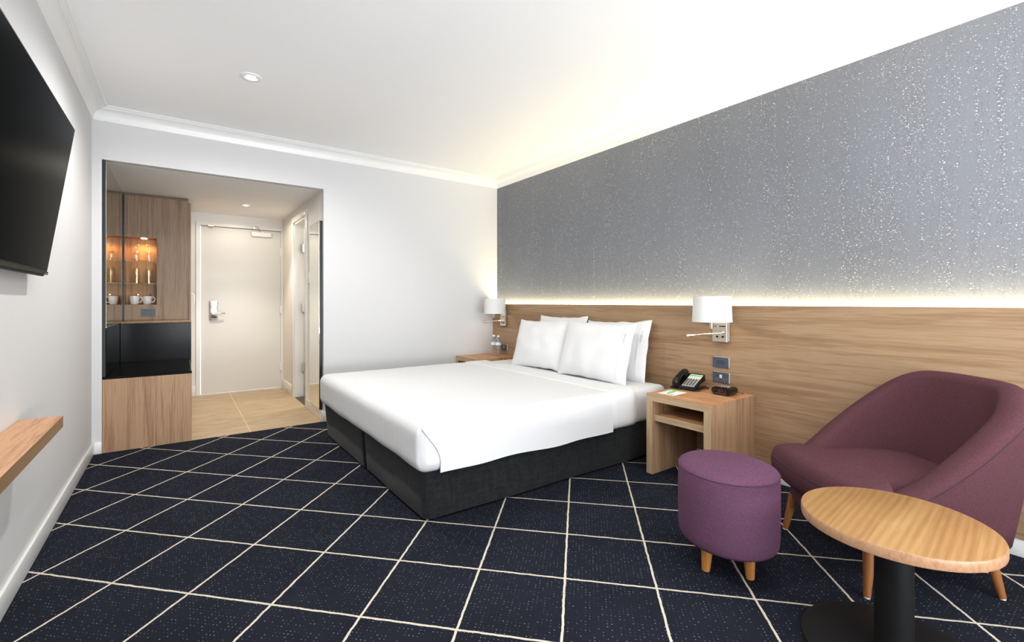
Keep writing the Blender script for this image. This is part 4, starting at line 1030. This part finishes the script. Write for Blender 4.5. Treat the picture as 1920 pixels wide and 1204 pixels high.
def ring(t):
    s = -1 if t < 0 else 1; a = abs(t)
    T = catmull(TOP, a); B_ = catmull(BOT, a); T = (T[0]*s, T[1], T[2]); B_ = (B_[0]*s, B_[1], B_[2])
    e = 0.02; T2 = catmull(TOP, min(a+e, 1)); T1 = catmull(TOP, max(a-e, 0))
    tx, ty = (T2[0]-T1[0]), (T2[1]-T1[1]); L_ = math.hypot(tx, ty) or 1
    nx, ny = (ty/L_)*s, -tx/L_                       # inward normal in plan
    if a < 0.001: nx, ny = 0, -1
    th = 0.090+0.020*a
    pts = []
    for k in range(7):                                 # outside, bottom to top, slightly bellied
        f = k/6; z = B_[2]+(T[2]-0.03-B_[2])*f
        bel = 0.012*math.sin(PI*f); pts.append((B_[0]+(T[0]-B_[0])*f-nx*bel, B_[1]+(T[1]-B_[1])*f-ny*bel, z))
    for k in range(1, 6):                              # rolled top
        an = PI*k/6; pts.append((T[0]+nx*th/2*(1-math.cos(an)), T[1]+ny*th/2*(1-math.cos(an)), T[2]-0.03+0.034*math.sin(an)))
    iz = 0.30
    tx2, ty2, tz2 = T[0]+nx*th, T[1]+ny*th, T[2]-0.03
    k0 = (iz-B_[2])/(max(T[2]-0.03-B_[2], 0.05)); bx, by = B_[0]+(T[0]-B_[0])*k0+nx*(th+0.015), B_[1]+(T[1]-B_[1])*k0+ny*(th+0.015)
    for k in range(0, 6):
        f = k/5; z = tz2+(min(iz, tz2-0.02)-tz2)*f; pts.append((tx2+(bx-tx2)*f, ty2+(by-ty2)*f, z))
    pts.append((B_[0]+nx*0.05, B_[1]+ny*0.05, 0.165))
    return pts
b = bm_new(); rings = []; NT = 64
for i in range(NT+1):
    rings.append([b.verts.new(cl_(*p)) for p in ring(-1+2*i/NT)])
m_ = len(rings[0])
for A, B_ in zip(rings, rings[1:]):
    for k in range(m_): b.faces.new((A[k], A[(k+1) % m_], B_[(k+1) % m_], B_[k]))
for R_, sgn in ((rings[0], -1), (rings[-1], 1)):     # rounded arm fronts
    c = Vector((0, 0, 0))
    for v in R_: c += v.co
    c /= m_; prev = R_
    for stp in (1, 2, 3):
        sc_ = (0.92, 0.72, 0.40)[stp-1]; off = -BA*(0.016, 0.028, 0.034)[stp-1]
        nr = [b.verts.new(c+(v.co-c)*sc_+off) for v in R_]
        for k in range(m_): b.faces.new((prev[k], prev[(k+1) % m_], nr[(k+1) % m_], nr[k]))
        prev = nr
    b.faces.new(prev)
o = obj('tub_shell', b, 'chair', ch, True)
b = bm_new(); pts = []
for i in range(NT+1):
    R_ = ring(-1+2*i/NT); p = R_[6]; pts.append(cl_(p[0], p[1], p[2]-0.012))
tube(b, pts, 0.0022, 6); obj('shell_seam', b, 'chair_seam', ch, True)
# seat cushion, T shaped: wide at the front, narrower between the arms
def seat_half(v):
    if v < -0.16: return 0.322
    return 0.322-0.085*smoothstep(-0.17, -0.10, v)
def cushion(bm, z0, z1, grow, crown, vf, vr, fn_half, rr=0.035):
    NU, NV = 34, 34; G = {}
    def P(i, j, top):
        s = -1+2*i/NU; t_ = j/NV
        s2 = math.sin(s*PI/2)*0.5+s*0.5; 
        bow = 0.035*(1-s2*s2)                                     # the front edge bows forward
        v = (vf-bow*1.0)+(vr-(vf-bow))*t_
        if t_ > 0.8: pass
        hw = fn_half(v)+grow
        cr = 0.10                                                 # round the plan corners
        d0 = max(0, cr-(v-(vf-0.0)))/cr if v < vf+cr else 0
        hw -= 0.040*max(0, min(1, d0))**2.2
        dr = max(0, 0.16-(vr-v))/0.16
        hw -= 0.08*dr**2
        u = hw*s2
        ed = min(min(hw-abs(u), 0.0+(v-(vf-bow))), vr-v)
        e = max(0, min(1, ed/rr)); prof_ = math.sqrt(max(0, 1-(1-e)**2))
        mid = (z0+z1)/2
        if top: z = mid+(z1-mid)*prof_+crown*(1-s2*s2)*math.sin(PI*min(1, t_*0.9+0.1))*prof_
        else: z = mid-(mid-z0)*prof_
        return cl_(u, v, z)
    for top in (True, False):
        for i in range(NU+1):
            for j in range(NV+1):
                if not top and (i in (0, NU) or j in (0, NV)): G[(i, j, top)] = G[(i, j, True)]; continue
                # cluster rows near the edges
                G[(i, j, top)] = bm.verts.new(P(NU*(0.5-0.5*math.cos(PI*i/NU)), NV*(0.5-0.5*math.cos(PI*j/NV)), top))
        for i in range(NU):
            for j in range(NV):
                q = [G[(i, j, top)], G[(i+1, j, top)], G[(i+1, j+1, top)], G[(i, j+1, top)]]
                bm.faces.new(q if top else q[::-1])
    return [G[(i, 0, True)].co.copy() for i in range(NU+1)]
b = bm_new(); front = cushion(b, 0.255, 0.408, 0.0, 0.020, -0.305, 0.30, seat_half, 0.045); obj('seat_cushion', b, 'chair', ch, True)
b = bm_new(); tube(b, [p+Vector((0, 0, 0.028))+BA*0.0025 for p in front[3:-3]], 0.0022, 6); obj('cushion_seam', b, 'chair_seam', ch, True)
b = bm_new(); cushion(b, 0.160, 0.270, 0.0, 0.0, -0.250, 0.30, lambda v: 0.250, 0.03); obj('seat_apron', b, 'chair', ch, True)
for (fx, fy, spl) in ((2.425, 1.067, 1), (2.110, 0.637, 1), (2.516, 0.337, 1), (2.83, 0.77, 1)):
    d = Vector((fx, fy, 0))-CC; u_, v_ = d.dot(UA), d.dot(BA)
    top = cl_(u_*0.90, v_*0.88, 0.185); taper_leg(ch, cl_(u_, v_, 0.005), top, 0.0125, 0.022, 'leg_dk', 'white')

# ================================================================== ROUND TABLE
tb = thing('side_table', 'round oak topped side table on a black pedestal beside the armchair', 'table', (1.839, 0.485, 0), math.radians(5.5))
b = bm_new(); R0 = 0.250
pr = [(0, 0.403), (R0-0.006, 0.403), (R0-0.001, 0.406), (R0, 0.411), (R0, 0.430), (R0-0.002, 0.435), (R0-0.006, 0.437), (0, 0.437)]
lathe(b, pr, seg=96)
for f in b.faces:
    f.normal_update(); f.material_index = 0 if abs(f.normal.z) > 0.8 else 1
obj('table_top', b, ['oak', 'oak_edge'], tb, True, angle=35)
b = bm_new(); lathe(b, [(0, 0.018), (0.050, 0.018), (0.050, 0.398), (0.14, 0.398), (0.14, 0.4025), (0, 0.4025)], seg=40); obj('pedestal', b, 'black_metal', tb, True, angle=40)
b = bm_new(); lathe(b, [(0, 0.001), (0.250, 0.001), (0.2515, 0.004), (0.249, 0.012), (0.235, 0.015), (0.0, 0.019)], seg=80); obj('base_plate', b, 'black_metal', tb, True, angle=40)
